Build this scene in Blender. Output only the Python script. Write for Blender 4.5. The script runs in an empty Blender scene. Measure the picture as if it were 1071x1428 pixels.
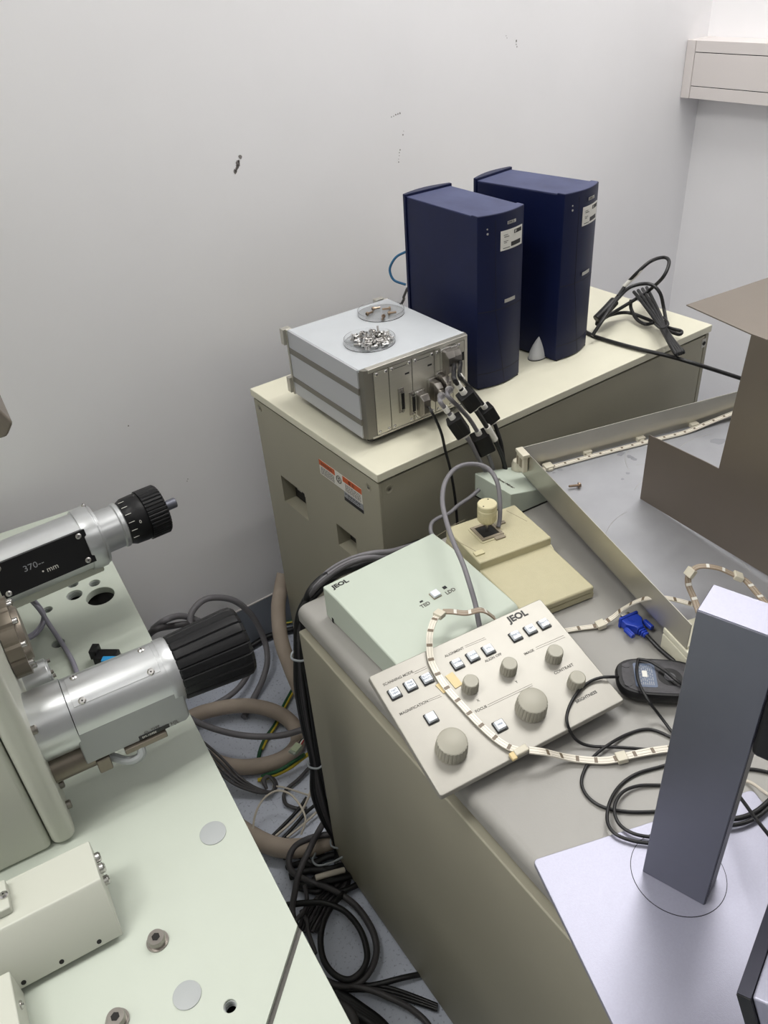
import bpy, bmesh, math, random
from mathutils import Vector, Matrix
random.seed(7)
V = Vector
D = bpy.data
col = bpy.context.scene.collection
scn = bpy.context.scene
rad = math.radians

# ------------------------------------------------------------------ camera model
FOC, PITCH, ROLL, YAW = 1138.4, .6096, .0775, .5918
CX, CY = 535.5, 714.0
cp, sp = math.cos(PITCH), math.sin(PITCH); cr, sr = math.cos(ROLL), math.sin(ROLL)
fwd = V((0, cp, -sp)); rgt = V((1, 0, 0)); dwn = V((0, -sp, -cp))
r2 = cr*rgt + sr*dwn; d2 = -sr*rgt + cr*dwn
Wm = Matrix.Rotation(-YAW, 3, 'Z')
fwd, r2, d2 = Wm @ fwd, Wm @ r2, Wm @ d2
CAM = V((-0.6992, -1.0536, 1.65))
TOP = .85            # top of the power cabinet
DESK = .735          # desk top
PLAT = .70           # microscope table

def ray(px, py): return r2*((px-CX)/FOC) + d2*((py-CY)/FOC) + fwd
def at(px, py, z):
    d = ray(px, py); return CAM + d*((z-CAM.z)/d.z)
def onx(px, py, x):
    d = ray(px, py); return CAM + d*((x-CAM.x)/d.x)
def ony(px, py, y):
    d = ray(px, py); return CAM + d*((y-CAM.y)/d.y)
def onplane(px, py, o, n):
    d = ray(px, py); return CAM + d*(((o-CAM).dot(n))/d.dot(n))
def frame(o, yaw=0, ta=0, tb=0):
    u = V((math.cos(yaw), math.sin(yaw), 0)); v = V((-math.sin(yaw), math.cos(yaw), 0)); z = V((0, 0, 1))
    n = (z - ta*u - tb*v).normalized(); u = (u+ta*z).normalized(); v = n.cross(u)
    m = Matrix((u, v, n)).transposed().to_4x4(); m.translation = V(o); return m
def axes(o, u, v, n):
    m = Matrix((V(u), V(v), V(n))).transposed().to_4x4(); m.translation = V(o); return m
def loc(px, py, m, h=0):          # point of a frame's plane z=h seen at a pixel, in local coordinates
    n = m.to_3x3() @ V((0, 0, 1)); o = m @ V((0, 0, h))
    return m.inverted() @ onplane(px, py, o, n)

# ------------------------------------------------------------------ materials
def srgb(c):
    o = []
    for v in c:
        v /= 255.0
        o.append(v/12.92 if v <= .04045 else ((v+.055)/1.055)**2.4)
    return o
MATS = {}
def mat(name, rgb, rough=.5, metal=0, var=0, vs=30, bump=0, bs=300, spec=.5, alpha=1, trans=0, rgb2=None, stretch=None, coat=0, th=None):
    if name in MATS: return MATS[name]
    m = D.materials.new(name); m.use_nodes = True
    nt = m.node_tree; b = nt.nodes['Principled BSDF']
    c = srgb(rgb) + [1]
    b.inputs['Base Color'].default_value = c
    b.inputs['Roughness'].default_value = rough
    b.inputs['Metallic'].default_value = metal
    b.inputs['Specular IOR Level'].default_value = spec
    b.inputs['Coat Weight'].default_value = coat
    if trans: b.inputs['Transmission Weight'].default_value = trans
    if alpha < 1: b.inputs['Alpha'].default_value = alpha
    if var or bump:
        tc = nt.nodes.new('ShaderNodeTexCoord')
        src = tc.outputs['Object']
        if stretch:
            mp = nt.nodes.new('ShaderNodeMapping'); mp.inputs['Scale'].default_value = stretch
            nt.links.new(src, mp.inputs[0]); src = mp.outputs[0]
    if var:
        nz = nt.nodes.new('ShaderNodeTexNoise'); nz.inputs['Scale'].default_value = vs; nz.inputs['Detail'].default_value = 5
        nt.links.new(src, nz.inputs['Vector'])
        rp = nt.nodes.new('ShaderNodeValToRGB')
        lo, hi = (th if th else (.3, .7))
        rp.color_ramp.elements[0].position = lo; rp.color_ramp.elements[1].position = hi
        c2 = (srgb(rgb2)+[1]) if rgb2 else [x*(1-var) for x in c[:3]]+[1]
        rp.color_ramp.elements[0].color = c2; rp.color_ramp.elements[1].color = c
        nt.links.new(nz.outputs['Fac'], rp.inputs[0]); nt.links.new(rp.outputs[0], b.inputs['Base Color'])
    if bump:
        n2 = nt.nodes.new('ShaderNodeTexNoise'); n2.inputs['Scale'].default_value = bs; n2.inputs['Detail'].default_value = 2
        nt.links.new(src, n2.inputs['Vector'])
        bp = nt.nodes.new('ShaderNodeBump'); bp.inputs['Strength'].default_value = bump; bp.inputs['Distance'].default_value = .001
        nt.links.new(n2.outputs['Fac'], bp.inputs['Height']); nt.links.new(bp.outputs[0], b.inputs['Normal'])
    MATS[name] = m; return m

M_wall = mat('wall_paint', (241, 240, 242), .7, var=.04, vs=3, bump=.15, bs=60)
M_floor = mat('speckled_vinyl', (204, 210, 224), .45, var=.3, vs=160, rgb2=(150, 156, 172), th=(.28, .42))
M_ceil = mat('ceiling_paint', (236, 236, 234), .8)
M_base = mat('grey_skirting', (134, 140, 150), .5)
M_duct = mat('white_pvc', (212, 206, 204), .45)
M_ctop = mat('cabinet_paint_lit', (222, 219, 199), .45, var=.05, vs=12, bump=.2, bs=500)  # same paint as the sides, lightened to carry the light on the top
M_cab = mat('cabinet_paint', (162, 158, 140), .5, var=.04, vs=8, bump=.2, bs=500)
M_dark = mat('dark_gap', (25, 24, 22), .8)
M_blue = mat('navy_plastic', (14, 23, 60), .42, var=.15, vs=20, bump=.1, bs=600, spec=.3)
M_bluetop = mat('pale_navy_plastic', (66, 72, 106), .6, var=.35, vs=18, bump=.1, bs=600, rgb2=(48, 54, 88), stretch=(1, .6, 1))  # paler mottled navy, used on the tower tops
M_label = mat('white_label', (222, 220, 212), .5)
M_ink = mat('black_ink', (28, 28, 28), .5)
M_inkg = mat('grey_ink', (84, 80, 74), .5)
M_badge = mat('silver_badge', (190, 188, 180), .35, .6)
M_footg = mat('pale_grey_plastic', (205, 206, 208), .4)
M_whites = mat('shaded_white_side', (184, 186, 190), .4, .3)  # white side panels greyed so the colour carries the left side's shade
M_white = mat('white_enamel', (190, 194, 198), .42, var=.05, vs=25)
M_alu = mat('anodised_aluminium', (196, 193, 184), .38, .8, bump=.15, bs=400, stretch=(1, 1, .1))
M_alu2 = mat('brushed_front_plate', (206, 203, 192), .4, .75, var=.06, vs=20, stretch=(1, 1, 12))
M_steel = mat('bright_steel', (205, 203, 200), .25, 1)
M_zinc = mat('zinc_hood', (158, 153, 147), .3, .95, var=.2, vs=60)
M_brass = mat('yellow_zinc_screw', (158, 138, 118), .3, 1)
M_black = mat('black_plastic', (18, 18, 20), .42, spec=.35)
M_blackc = mat('black_cable_rubber', (20, 20, 22), .45)
M_greyc = mat('grey_cable_jacket', (116, 114, 118), .5)
M_dgreyc = mat('dark_grey_cable_jacket', (70, 68, 70), .5)
M_hose = mat('beige_hose_rubber', (178, 164, 150), .7, var=.18, vs=14)
M_whitec = mat('white_cable_jacket', (200, 192, 178), .5)
M_bluec = mat('blue_cable_jacket', (40, 100, 140), .5)
M_green = mat('green_wire', (30, 84, 52), .5)
M_yellow = mat('yellow_wire', (196, 176, 50), .5)
M_tie = mat('grey_cable_tie', (150, 156, 160), .5)
M_desk = mat('grey_beige_laminate', (154, 152, 147), .42, var=.05, vs=9, bump=.1, bs=500)
M_mint = mat('pale_mint_paint', (186, 195, 182), .5, var=.02, vs=20)
M_ivory = mat('ivory_plastic', (190, 183, 151), .5, var=.04, vs=90, bump=.5, bs=900)
M_ivory2 = mat('smooth_ivory_plastic', (204, 196, 160), .4)
M_taupe = mat('taupe_plastic', (140, 130, 112), .5)
M_panel = mat('pearl_panel_paint', (158, 155, 147), .36, .3, var=.04, vs=40, bump=.05, bs=900)
M_knob = mat('grey_knob', (160, 157, 144), .45, .1)
M_key = mat('clear_white_key', (226, 232, 240), .25)
M_keyb = mat('blue_grey_print', (110, 122, 140), .5)
M_tray = mat('scuffed_aluminium_sheet', (166, 167, 171), .45, .4, var=.16, vs=6, rgb2=(146, 147, 151), bump=.1, bs=40)
M_trayw = mat('polished_aluminium_edge', (190, 187, 176), .36, .8, var=.08, vs=12)
M_brown = mat('bronze_tinted_sheet', (124, 115, 105), .38, .6, var=.12, vs=5)
M_pcb = mat('cream_plastic', (206, 200, 182), .45)
M_strip = mat('translucent_strip', (222, 216, 202), .3)
M_stripb = mat('strip_back', (150, 134, 116), .4)
M_copper = mat('strip_pads', (110, 96, 78), .4)
M_cond = mat('pale_conductor', (188, 180, 166), .4)
M_tape = mat('yellowed_tape', (214, 192, 140), .4)
M_vga = mat('blue_connector_plastic', (28, 60, 170), .4)
M_sand = mat('silver_sandblast', (166, 166, 182), .42, .5, var=.05, vs=400, bump=.15, bs=1200)
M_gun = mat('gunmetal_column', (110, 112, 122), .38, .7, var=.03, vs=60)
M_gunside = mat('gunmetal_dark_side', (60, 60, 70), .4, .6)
M_mouse = mat('worn_black_mouse', (70, 68, 72), .5, var=.5, vs=60, rgb2=(40, 40, 44))
M_mlabel = mat('blue_grey_label', (96, 108, 130), .5)
M_plat = mat('pale_green_enamel', (192, 199, 187), .32, var=.02, vs=7)
M_body = mat('sage_enamel', (194, 196, 184), .42, var=.03, vs=5)
M_satin = mat('satin_aluminium', (205, 207, 208), .33, .85, var=.04, vs=30)
M_rib = mat('ribbed_black_rubber', (15, 15, 17), .42, spec=.3)
M_bronze = mat('bronze_flange', (138, 129, 117), .4, .7, var=.15, vs=20)
M_cap = mat('grey_cap', (168, 172, 172), .5)
M_lav = mat('lavender_grey_cable', (140, 138, 152), .45)
M_cyan = mat('cyan_plastic', (44, 152, 214), .4)
M_orange = mat('orange_print', (196, 92, 44), .5)
M_silvprint = mat('silver_print', (150, 152, 156), .5)
M_clear = mat('clear_polystyrene', (250, 250, 250), .05, trans=1)
MATS['clear_polystyrene'].node_tree.nodes['Principled BSDF'].inputs['IOR'].default_value = 1.2
M_red = mat('red_wire', (150, 30, 34), .5)
M_smear = mat('wall_scuff', (132, 126, 124), .7)
M_lamp = None

# ------------------------------------------------------------------ mesh building
class MB:
    def __init__(s): s.bm = bmesh.new(); s.mats = []
    def _set(s, faces, mi):
        for f in faces: f.material_index = mi
    def box(s, x0, x1, y0, y1, z0, z1, M=None, mi=0):
        vs = [s.bm.verts.new((M @ V(p)) if M else p) for p in ((x0,y0,z0),(x1,y0,z0),(x1,y1,z0),(x0,y1,z0),(x0,y0,z1),(x1,y0,z1),(x1,y1,z1),(x0,y1,z1))]
        fs = [s.bm.faces.new([vs[i] for i in q]) for q in ((3,2,1,0),(4,5,6,7),(0,1,5,4),(1,2,6,5),(2,3,7,6),(3,0,4,7))]
        s._set(fs, mi); return s
    def prism(s, poly, z0, z1, M=None, mi=0, top=None):
        top = top or poly
        a = [s.bm.verts.new((M @ V((p[0],p[1],z0))) if M else (p[0],p[1],z0)) for p in poly]
        b = [s.bm.verts.new((M @ V((p[0],p[1],z1))) if M else (p[0],p[1],z1)) for p in top]
        n = len(poly); fs = [s.bm.faces.new(a[::-1]), s.bm.faces.new(b)]
        fs += [s.bm.faces.new((a[i], a[(i+1) % n], b[(i+1) % n], b[i])) for i in range(n)]
        s._set(fs, mi); return s
    def hexa(s, lo, hi, mi=0):     # eight world points
        a = [s.bm.verts.new(p) for p in lo]; b = [s.bm.verts.new(p) for p in hi]; n = len(lo)
        fs = [s.bm.faces.new(a[::-1]), s.bm.faces.new(b)] + [s.bm.faces.new((a[i], a[(i+1) % n], b[(i+1) % n], b[i])) for i in range(n)]
        s._set(fs, mi); return s
    def lathe(s, prof, p0=(0,0,0), ax=(0,0,1), seg=32, ribs=0, ribd=0, mi=0, per=4):  # prof: (h, r) along axis
        ax = V(ax).normalized(); t = V((0,0,1)) if abs(ax.z) < .9 else V((1,0,0))
        a = ax.cross(t).normalized(); b = ax.cross(a); p0 = V(p0); rings = []
        if ribs: seg = ribs*per
        for h, r in prof:
            ring = []
            for i in range(seg):
                an = 2*math.pi*i/seg; rr = r
                if ribs and (i % per) == 0: rr = r-ribd
                ring.append(s.bm.verts.new(p0+ax*h+(a*math.cos(an)+b*math.sin(an))*max(rr, 1e-5)))
            rings.append(ring)
        fs = []
        for k in range(len(rings)-1):
            for i in range(seg):
                j = (i+1) % seg
                fs.append(s.bm.faces.new((rings[k][i], rings[k][j], rings[k+1][j], rings[k+1][i])))
        fs.append(s.bm.faces.new(rings[0][::-1])); fs.append(s.bm.faces.new(rings[-1]))
        s._set(fs, mi); return s
    def cyl(s, p0, p1, r, r1=None, seg=24, mi=0):
        p0, p1 = V(p0), V(p1); d = p1-p0
        return s.lathe([(0, r), (d.length, r if r1 is None else r1)], p0, d, seg, mi=mi)
    def tube(s, pts, r, seg=10, mi=0, closed=False):
        pts = [V(p) for p in pts]; n = len(pts); rings = []
        up = V((0,0,1)); prev = None
        for i, p in enumerate(pts):
            t = (pts[min(i+1, n-1)]-pts[max(i-1, 0)]).normalized()
            if prev is None:
                a = t.cross(up)
                if a.length < .1: a = t.cross(V((1,0,0)))
                a.normalize()
            else:
                a = (prev - t*prev.dot(t))
                if a.length < 1e-5: a = t.orthogonal()
                a.normalize()
            prev = a; b = t.cross(a)
            rings.append([s.bm.verts.new(p+(a*math.cos(2*math.pi*k/seg)+b*math.sin(2*math.pi*k/seg))*r) for k in range(seg)])
        fs = []
        for k in range(n-1):
            for i in range(seg):
                j = (i+1) % seg
                fs.append(s.bm.faces.new((rings[k][i], rings[k][j], rings[k+1][j], rings[k+1][i])))
        fs.append(s.bm.faces.new(rings[0][::-1])); fs.append(s.bm.faces.new(rings[-1]))
        s._set(fs, mi); return s
    def ribbon(s, pts, ups, w, t, mi=0):
        n = len(pts); rows = []
        for i, p in enumerate(pts):
            d = (pts[min(i+1, n-1)]-pts[max(i-1, 0)]).normalized(); u = ups[i]; sd = d.cross(u)
            if sd.length < 1e-4: sd = d.orthogonal()
            sd.normalize(); u = sd.cross(d).normalized()
            rows.append([s.bm.verts.new(p+sd*a*w/2+u*b*t/2) for a, b in ((-1,-1),(1,-1),(1,1),(-1,1))])
        fs = []
        for k in range(n-1):
            for i in range(4):
                j = (i+1) % 4; fs.append(s.bm.faces.new((rows[k][i], rows[k][j], rows[k+1][j], rows[k+1][i])))
        fs.append(s.bm.faces.new(rows[0][::-1])); fs.append(s.bm.faces.new(rows[-1]))
        s._set(fs, mi); return s
    def plate(s, xs, ys, z0, z1, holes, M=None, mi=0):  # grid plate minus rectangular cells; holes = set of (i,j)
        for i in range(len(xs)-1):
            for j in range(len(ys)-1):
                if (i, j) not in holes: s.box(xs[i], xs[i+1], ys[j], ys[j+1], z0, z1, M, mi)
        return s
    def build(s, name, mats, parent=None, bevel=0, bseg=2, smooth=35, M=None):
        bmesh.ops.recalc_face_normals(s.bm, faces=s.bm.faces)
        if M: bmesh.ops.transform(s.bm, matrix=M, verts=s.bm.verts)
        me = D.meshes.new(name); s.bm.to_mesh(me); s.bm.free()
        for m in (mats if isinstance(mats, (list, tuple)) else [mats]): me.materials.append(m)
        for p in me.polygons: p.use_smooth = True
        me.set_sharp_from_angle(angle=rad(smooth))
        o = D.objects.new(name, me); col.objects.link(o)
        if parent: o.parent = parent
        if bevel:
            b = o.modifiers.new('bevel', 'BEVEL'); b.width = bevel; b.segments = bseg; b.limit_method = 'ANGLE'; b.angle_limit = rad(40)
            b.harden_normals = True
        return o

def tag(o, label, cat, group=None, kind=None):
    o['label'] = label; o['category'] = cat
    if group: o['group'] = group
    if kind: o['kind'] = kind
    return o
def struct(o): o['kind'] = 'structure'; return o
def thing(name, label, cat, M, group=None):
    o = D.objects.new(name, None); col.objects.link(o); o.matrix_world = M; o.empty_display_size = .05
    return tag(o, label, cat, group)
def spline(pts, n=8):
    pts = [V(p) for p in pts]
    if len(pts) < 3: return pts
    P = [2*pts[0]-pts[1]] + pts + [2*pts[-1]-pts[-2]]; out = []
    for i in range(1, len(P)-2):
        for k in range(n):
            t = k/n; a, b, c, d = P[i-1], P[i], P[i+1], P[i+2]
            out.append(.5*((2*b)+(c-a)*t+(2*a-5*b+4*c-d)*t*t+(3*b-a-3*c+d)*t**3))
    out.append(pts[-1]); return out
def recentre(o):
    vs = o.data.vertices; c = V((sum(v.co.x for v in vs)/len(vs), sum(v.co.y for v in vs)/len(vs), min(v.co.z for v in vs)))
    o.data.transform(Matrix.Translation(-c)); o.location = c; return o
def pxpts(l): return [p.copy() if isinstance(p, Vector) else at(*p) for p in l]
def cable(name, path, r, m, label, group=None, parent=None, seg=10, cat='cable'):
    pts = spline(pxpts(path))
    o = MB().tube(pts, r, 24 if r > .015 else seg).build(name, m, parent, smooth=60)
    if parent is None: recentre(o); tag(o, label, cat, group)
    return o
def text(name, s, size, x, y, z, m, parent, rot=0, bold=0, sx=1, M=None, align='LEFT'):
    c = D.curves.new(name, 'FONT'); c.body = s; c.size = size; c.extrude = .00015; c.offset = bold; c.align_x = align
    c.resolution_u = 3; f = D.objects.new(name, c); col.objects.link(f); bpy.context.view_layer.update()
    me = D.meshes.new_from_object(f.evaluated_get(bpy.context.evaluated_depsgraph_get())); D.objects.remove(f); D.curves.remove(c)
    me.name = name; me.materials.clear(); me.materials.append(m); o = D.objects.new(name, me); col.objects.link(o); o.parent = parent
    L = Matrix.Translation((x, y, z)) @ Matrix.Rotation(rot, 4, 'Z') @ Matrix.Diagonal((sx, 1, 1, 1))
    o.matrix_local = (M @ L) if M else L
    return o
def screw_bm(p, ax, r=.003, h=.002, seg=12):
    p, ax = V(p), V(ax).normalized()
    m = MB(); m.lathe([(0, r), (h*.5, r), (h, r*.65)], p, ax, seg); m.lathe([(h*.9, r*.28), (h*1.08, r*.22)], p, ax, 6, mi=1); return m
def screw(parent, p, ax, r=.003, h=.002, name='screw', m=None):
    return screw_bm(p, ax, r, h).build(name, [m or M_steel, M_dark], parent)
def rrect(x0, x1, y0, y1, r, n=5):
    out = []
    for cx, cy, a0 in ((x1-r, y1-r, 0), (x0+r, y1-r, 90), (x0+r, y0+r, 180), (x1-r, y0+r, 270)):
        for k in range(n+1):
            a = rad(a0+90*k/n); out.append((cx+r*math.cos(a), cy+r*math.sin(a)))
    return out
XZ = lambda o=(0,0,0): axes(o, (1,0,0), (0,0,1), (0,-1,0))      # local XY drawn on a face looking to -Y
T = Matrix.Translation
# ------------------------------------------------------------------ room
WY, WX = .63, 1.715
RX0, RY0, RH = -2.4, -3.0, 3.1
struct(MB().box(RX0-.1, WX+.1, RY0-.1, WY+.1, -.1, 0).build('floor', M_floor))
struct(MB().box(RX0-.1, WX+.1, RY0-.1, WY+.1, RH, RH+.1).build('ceiling', M_ceil))
wb = struct(MB().box(RX0-.1, WX+.1, WY, WY+.1, 0, RH).build('wall_back', M_wall))
struct(MB().box(WX, WX+.1, RY0-.1, WY, 0, RH).build('wall_right', M_wall))
struct(MB().box(RX0-.1, RX0, RY0-.1, WY, 0, RH).build('wall_left', M_wall))
struct(MB().box(RX0, WX, RY0-.1, RY0, 0, RH).build('wall_front', mat('bounce_cut_grey', (140, 140, 138), .7)))  # unseen wall, greyed to cut the light bounced back
def skirt(name, x0, x1, y0, y1):
    m = MB().box(x0, x1, y0, y1, 0, .136); m.box(x0, x1, y0, y1, .136, .139, mi=1)
    return struct(m.build(name, [M_base, M_duct]))
skirt('baseboard_back', RX0, WX, WY-.004, WY)
skirt('baseboard_right', WX-.004, WX, RY0, WY-.004)
# scuffs on the back wall (stains with a shape of their own)
def scuff(pts, w):
    m = MB()
    P = [ony(x, y, WY-.0006) for x, y in pts]
    for k in range(len(P)):
        p = P[k]; ww = w*(.6+.8*random.random())
        n = 7; poly = [(p.x+ww*math.cos(2*math.pi*i/n)*(.6+.5*random.random()), p.z+ww*1.3*math.sin(2*math.pi*i/n)*(.6+.5*random.random())) for i in range(n)]
        m.prism(poly, 0, .0004, XZ((0, WY-.0002, 0)))
    return m.build('scuff_mark', M_smear, wb)
scuff([(329, 238), (330, 235), (328, 239), (331, 232), (332, 228), (333, 225), (335, 219)], .0042)
scuff([(546, 163), (549, 162), (552, 160), (555, 159), (558, 158)], .0015)
scuff([(563, 183), (562, 188), (558, 209), (557, 213), (557, 217), (556, 222), (556, 226)], .0012)
scuff([(720, 57), (720, 62), (721, 65)], .0018)
scuff([(706, 50), (707, 53)], .0014)
scuff([(262, 668), (261, 671)], .0018)
scuff([(179, 594)], .0016)

# cable trunking on the right wall
FX = 1.62
m0 = thing('cable_trunking', 'white plastic cable trunking running along the right wall', 'trunking', T((FX, WY, 1.206)))
zb, zt = 1.206, 1.357
g1 = onx(1071, 78.4, FX); g2 = onx(1071, 130, FX)
H = zt-zb
MB().box(.006, WX-FX, -1.7, -.028, 0, H).build('channel', M_duct, m0, .003)
MB().box(0, WX-FX, -.030, -.001, -.001, H+.001).build('end_cap', M_duct, m0, .002)
z1, z2 = g2.z-zb, g1.z-zb
MB().box(.002, .006, -1.7, -.031, z1+.0015, z2-.0015).build('cover_strip', M_duct, m0, .001)
MB().box(.002, .006, -1.7, -.031, 0, z1-.0005).box(.002, .006, -1.7, -.031, z2+.0005, H).build('edge_strip', M_duct, m0, .001)
MB().box(.0045, .0061, -1.69, -.031, z1-.001, z1+.002).box(.0045, .0061, -1.69, -.031, z2-.002, z2+.001).build('seam', M_dark, m0)

# ceiling lamps (linear fluorescent fittings parallel to the back wall)
def lamp(x, y, L, w, power, label, n=3, tw=.03):
    t = thing('ceiling_light', label, 'light', T((x, y, RH)), 'linear ceiling lights')
    MB().box(-L/2-.02, L/2+.02, -w/2-.03, w/2+.03, -.05, 0).build('housing', M_duct, t, .004)
    for k in range(n):
        l = D.lights.new('lamp_tube', 'AREA'); l.shape = 'RECTANGLE'; l.size = L; l.size_y = tw; l.energy = power/n; l.color = (1, .985, .955)
        o = D.objects.new('lamp_tube', l); col.objects.link(o); o.parent = t; o.location = (0, -w/2+w*k/max(n-1, 1), -.054)
lamp(.95, .0, 1.25, .42, 32, 'long white fluorescent ceiling light on the right, above the computers')
lamp(-1.45, -.20, 1.2, .42, 47, 'long white fluorescent ceiling light on the left, over the microscope')
lamp(-.2, -1.9, 1.2, .42, 7, 'added unseen fill light on the ceiling in the middle of the room behind the desk', 2, .2)  # added fill lamp without a known fitting, brightens the lower wall

# ------------------------------------------------------------------ power cabinet
CL, CD = .9937, .485
pc = thing('power_cabinet', 'beige steel equipment cabinet by the back wall under the blue computers', 'cabinet', Matrix.Identity(4))
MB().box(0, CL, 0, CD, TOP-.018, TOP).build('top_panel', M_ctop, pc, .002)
MB().box(.046, CL-.012, .010, CD-.006, .03, TOP-.018).build('body', M_dark, pc)
MB().box(.03, CL-.03, .03, CD-.03, 0, .03).build('plinth', M_dark, pc)
PX = axes((0, 0, 0), (0, -1, 0), (0, 0, 1), (-1, 0, 0))          # drawn on the left side: local x = -Y, y = Z
def sideyz(px, py, x=.004): p = onx(px, py, x); return p.y, p.z
wy0, wz1 = sideyz(391.5, 662.5); wy1, wz0 = sideyz(430.5, 726)
vy0, vz1 = sideyz(469, 729.8); vy1, vz0 = sideyz(499.5, 782)
W1 = (min(wy0, wy1), max(wy0, wy1), wz0, wz1); W2 = (min(vy0, vy1), max(vy0, vy1), vz0, vz1)
ys = sorted([.006, CD-.004, W1[0], W1[1], W2[0], W2[1]]); zs = sorted([.03, .826, W1[2], W1[3], W2[2], W2[3]])
holes = set()
for i in range(len(ys)-1):
    for j in range(len(zs)-1):
        yc, zc = (ys[i]+ys[i+1])/2, (zs[j]+zs[j+1])/2
        for w in (W1, W2):
            if w[0] < yc < w[1] and w[2] < zc < w[3]: holes.add((i, j))
m = MB()
for i in range(len(ys)-1):
    for j in range(len(zs)-1):
        if (i, j) not in holes: m.box(.004, .010, ys[i], ys[i+1], zs[j], zs[j+1])
bmesh.ops.remove_doubles(m.bm, verts=m.bm.verts, dist=1e-5)
m.box(.004, .012, .0035, .0065, .03, .826)
m.build('side_panel', M_cab, pc)
MB().box(.0045, .0105, .003, .0062, .03, .826).box(.010, .046, .0095, .012, .03, .83).build('corner_post', M_cab, pc, .001)
for k, w in enumerate((W1, W2)):   # recessed meter windows
    f = MB()
    f.box(.010, .040, w[0]-.004, w[0], w[2], w[3]).box(.010, .040, w[1], w[1]+.004, w[2], w[3]).box(.010, .040, w[0], w[1], w[2]-.004, w[2]).box(.010, .040, w[0], w[1], w[3], w[3]+.004)
    fr = f.build('window_recess', M_cab, pc)
    b = MB().box(.036, .044, w[0]-.004, w[1]+.004, w[2]-.004, w[3]+.004, mi=0).build('meter', M_black, fr)
    yc, zc = (w[0]+w[1])/2, (w[2]+w[3])/2; hw, hh = (w[1]-w[0])/2, (w[3]-w[2])/2
    s = MB().box(.030, .036, yc-hw*.55, yc+hw*.8, zc-hh*.6, zc+hh*.7); s.build('breaker', M_black, fr, .002)
    MB().box(.0292, .030, yc-hw*.35, yc-hw*.05, zc-hh*.2, zc+hh*.3).box(.0292, .030, yc+hw*.2, yc+hw*.55, zc-hh*.1, zc+hh*.25).box(.0292, .030, yc-hw*.4, yc+hw*.5, zc+hh*.45, zc+hh*.55).build('rating_print', M_badge, fr)
# body behind the windows is carved: dark body box starts further in
# front panel
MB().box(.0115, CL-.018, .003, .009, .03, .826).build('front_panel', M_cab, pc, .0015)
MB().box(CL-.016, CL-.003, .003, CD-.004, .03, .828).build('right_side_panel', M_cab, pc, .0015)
def dimple(p, ax, r=.009):
    m = MB(); ax = V(ax); m.lathe([(0, r), (.0012, r), (.0004, r*.7), (-.001, r*.45)], p, ax, 20); o = m.build('screw_dimple', M_cab, pc)
    screw(pc, V(p)+ax*.0002, ax, r*.42, .0012, m=M_zinc)
q = onx(362, 569, .004); dimple(q, (-1, 0, 0)); q = onx(513.6, 679.5, .004); dimple(q, (-1, 0, 0)); q = ony(542.7, 681.8, .003); dimple(q, (0, -1, 0))
q = ony(981, 478.5, .003)
lk = MB().box(q.x-.008, q.x+.008, .0018, .0032, q.z-.011, q.z+.011).build('lock', M_badge, pc, .004); MB().cyl((q.x, .0018, q.z), (q.x, .0005, q.z), .005).build('key_slot', M_dark, lk)
# printed labels on the side panel
def sideplate(name, mtl, pxs, off, parent):
    pts = [sideyz(x, y) for x, y in pxs]; y0, y1 = min(p[0] for p in pts), max(p[0] for p in pts); z0, z1 = min(p[1] for p in pts), max(p[1] for p in pts)
    return MB().box(.004-off-.0004, .004-off, y0, y1, z0, z1).build(name, mtl, parent), (y0, y1, z0, z1)
ya, za = sideyz(444.7, 639.5); yb, zb_ = sideyz(504.5, 686); _, zc_ = sideyz(447.5, 658.8)
zc2 = za-(za-sideyz(447.2, 658.3)[1])
wl = MB().box(.0034, .004, yb, ya, za-.036, za).build('warning_label', M_label, pc)
tot = ya-yb
MB().box(.0030, .0034, ya-tot*.385, ya, za-.013, za).box(.0030, .0034, yb, ya-tot*.57, za-.013, za).build('orange_band', M_orange, wl)
lm = axes((.0030, ya, 0), (0, -1, 0), (0, 0, 1), (-1, 0, 0))
text('warning_lettering', 'WARNING', .0095, tot*.05, za-.0105, 0, M_ink, wl, M=lm, sx=.9)
text('warning_lettering', '\u8b66 \u544a', .0095, tot*.70, za-.0105, 0, M_ink, wl, M=lm)
m = MB()
for k in range(5):
    for a, b in ((.03, .36), (.62, .97)):
        x = a
        while x < b:
            L = .02+.04*random.random(); m.box(tot*x, tot*min(x+L, b), za-.0178-k*.0036, za-.0164-k*.0036, 0, .0002, lm); x += L+.012
m.build('fine_print', M_inkg, wl)
m = MB(); cxl = tot*.477
m.tube([lm @ V((cxl+.0085*math.cos(a*math.pi/10), za-.016+.0085*math.sin(a*math.pi/10), .0002)) for a in range(21)], .0008, 6)
m.tube([lm @ V(p) for p in ((cxl+.004, za-.011, .0002), (cxl-.003, za-.013, .0002), (cxl+.003, za-.018, .0002), (cxl-.004, za-.021, .0002))], .0007, 6)
m.build('hazard_symbol', M_inkg, wl)
sl = MB().box(.0034, .004, yb-.001, yb+tot*.43, za-.058, za-.0362).build('rating_label', M_silvprint, pc)
MB().box(.003, .0034, yb-.001, yb+tot*.43, za-.058, za-.050).build('black_band', M_ink, sl)
m = MB()
for k in range(6): m.box(tot*(.60+.06*k), tot*(.63+.06*k+.02*random.random()), za-.0415, za-.0395, 0, .0002, lm); m.box(tot*(.66+.05*k), tot*(.68+.05*k+.01), za-.0465, za-.045, 0, .0002, lm)
m.build('rating_print', M_ink, sl)

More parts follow.
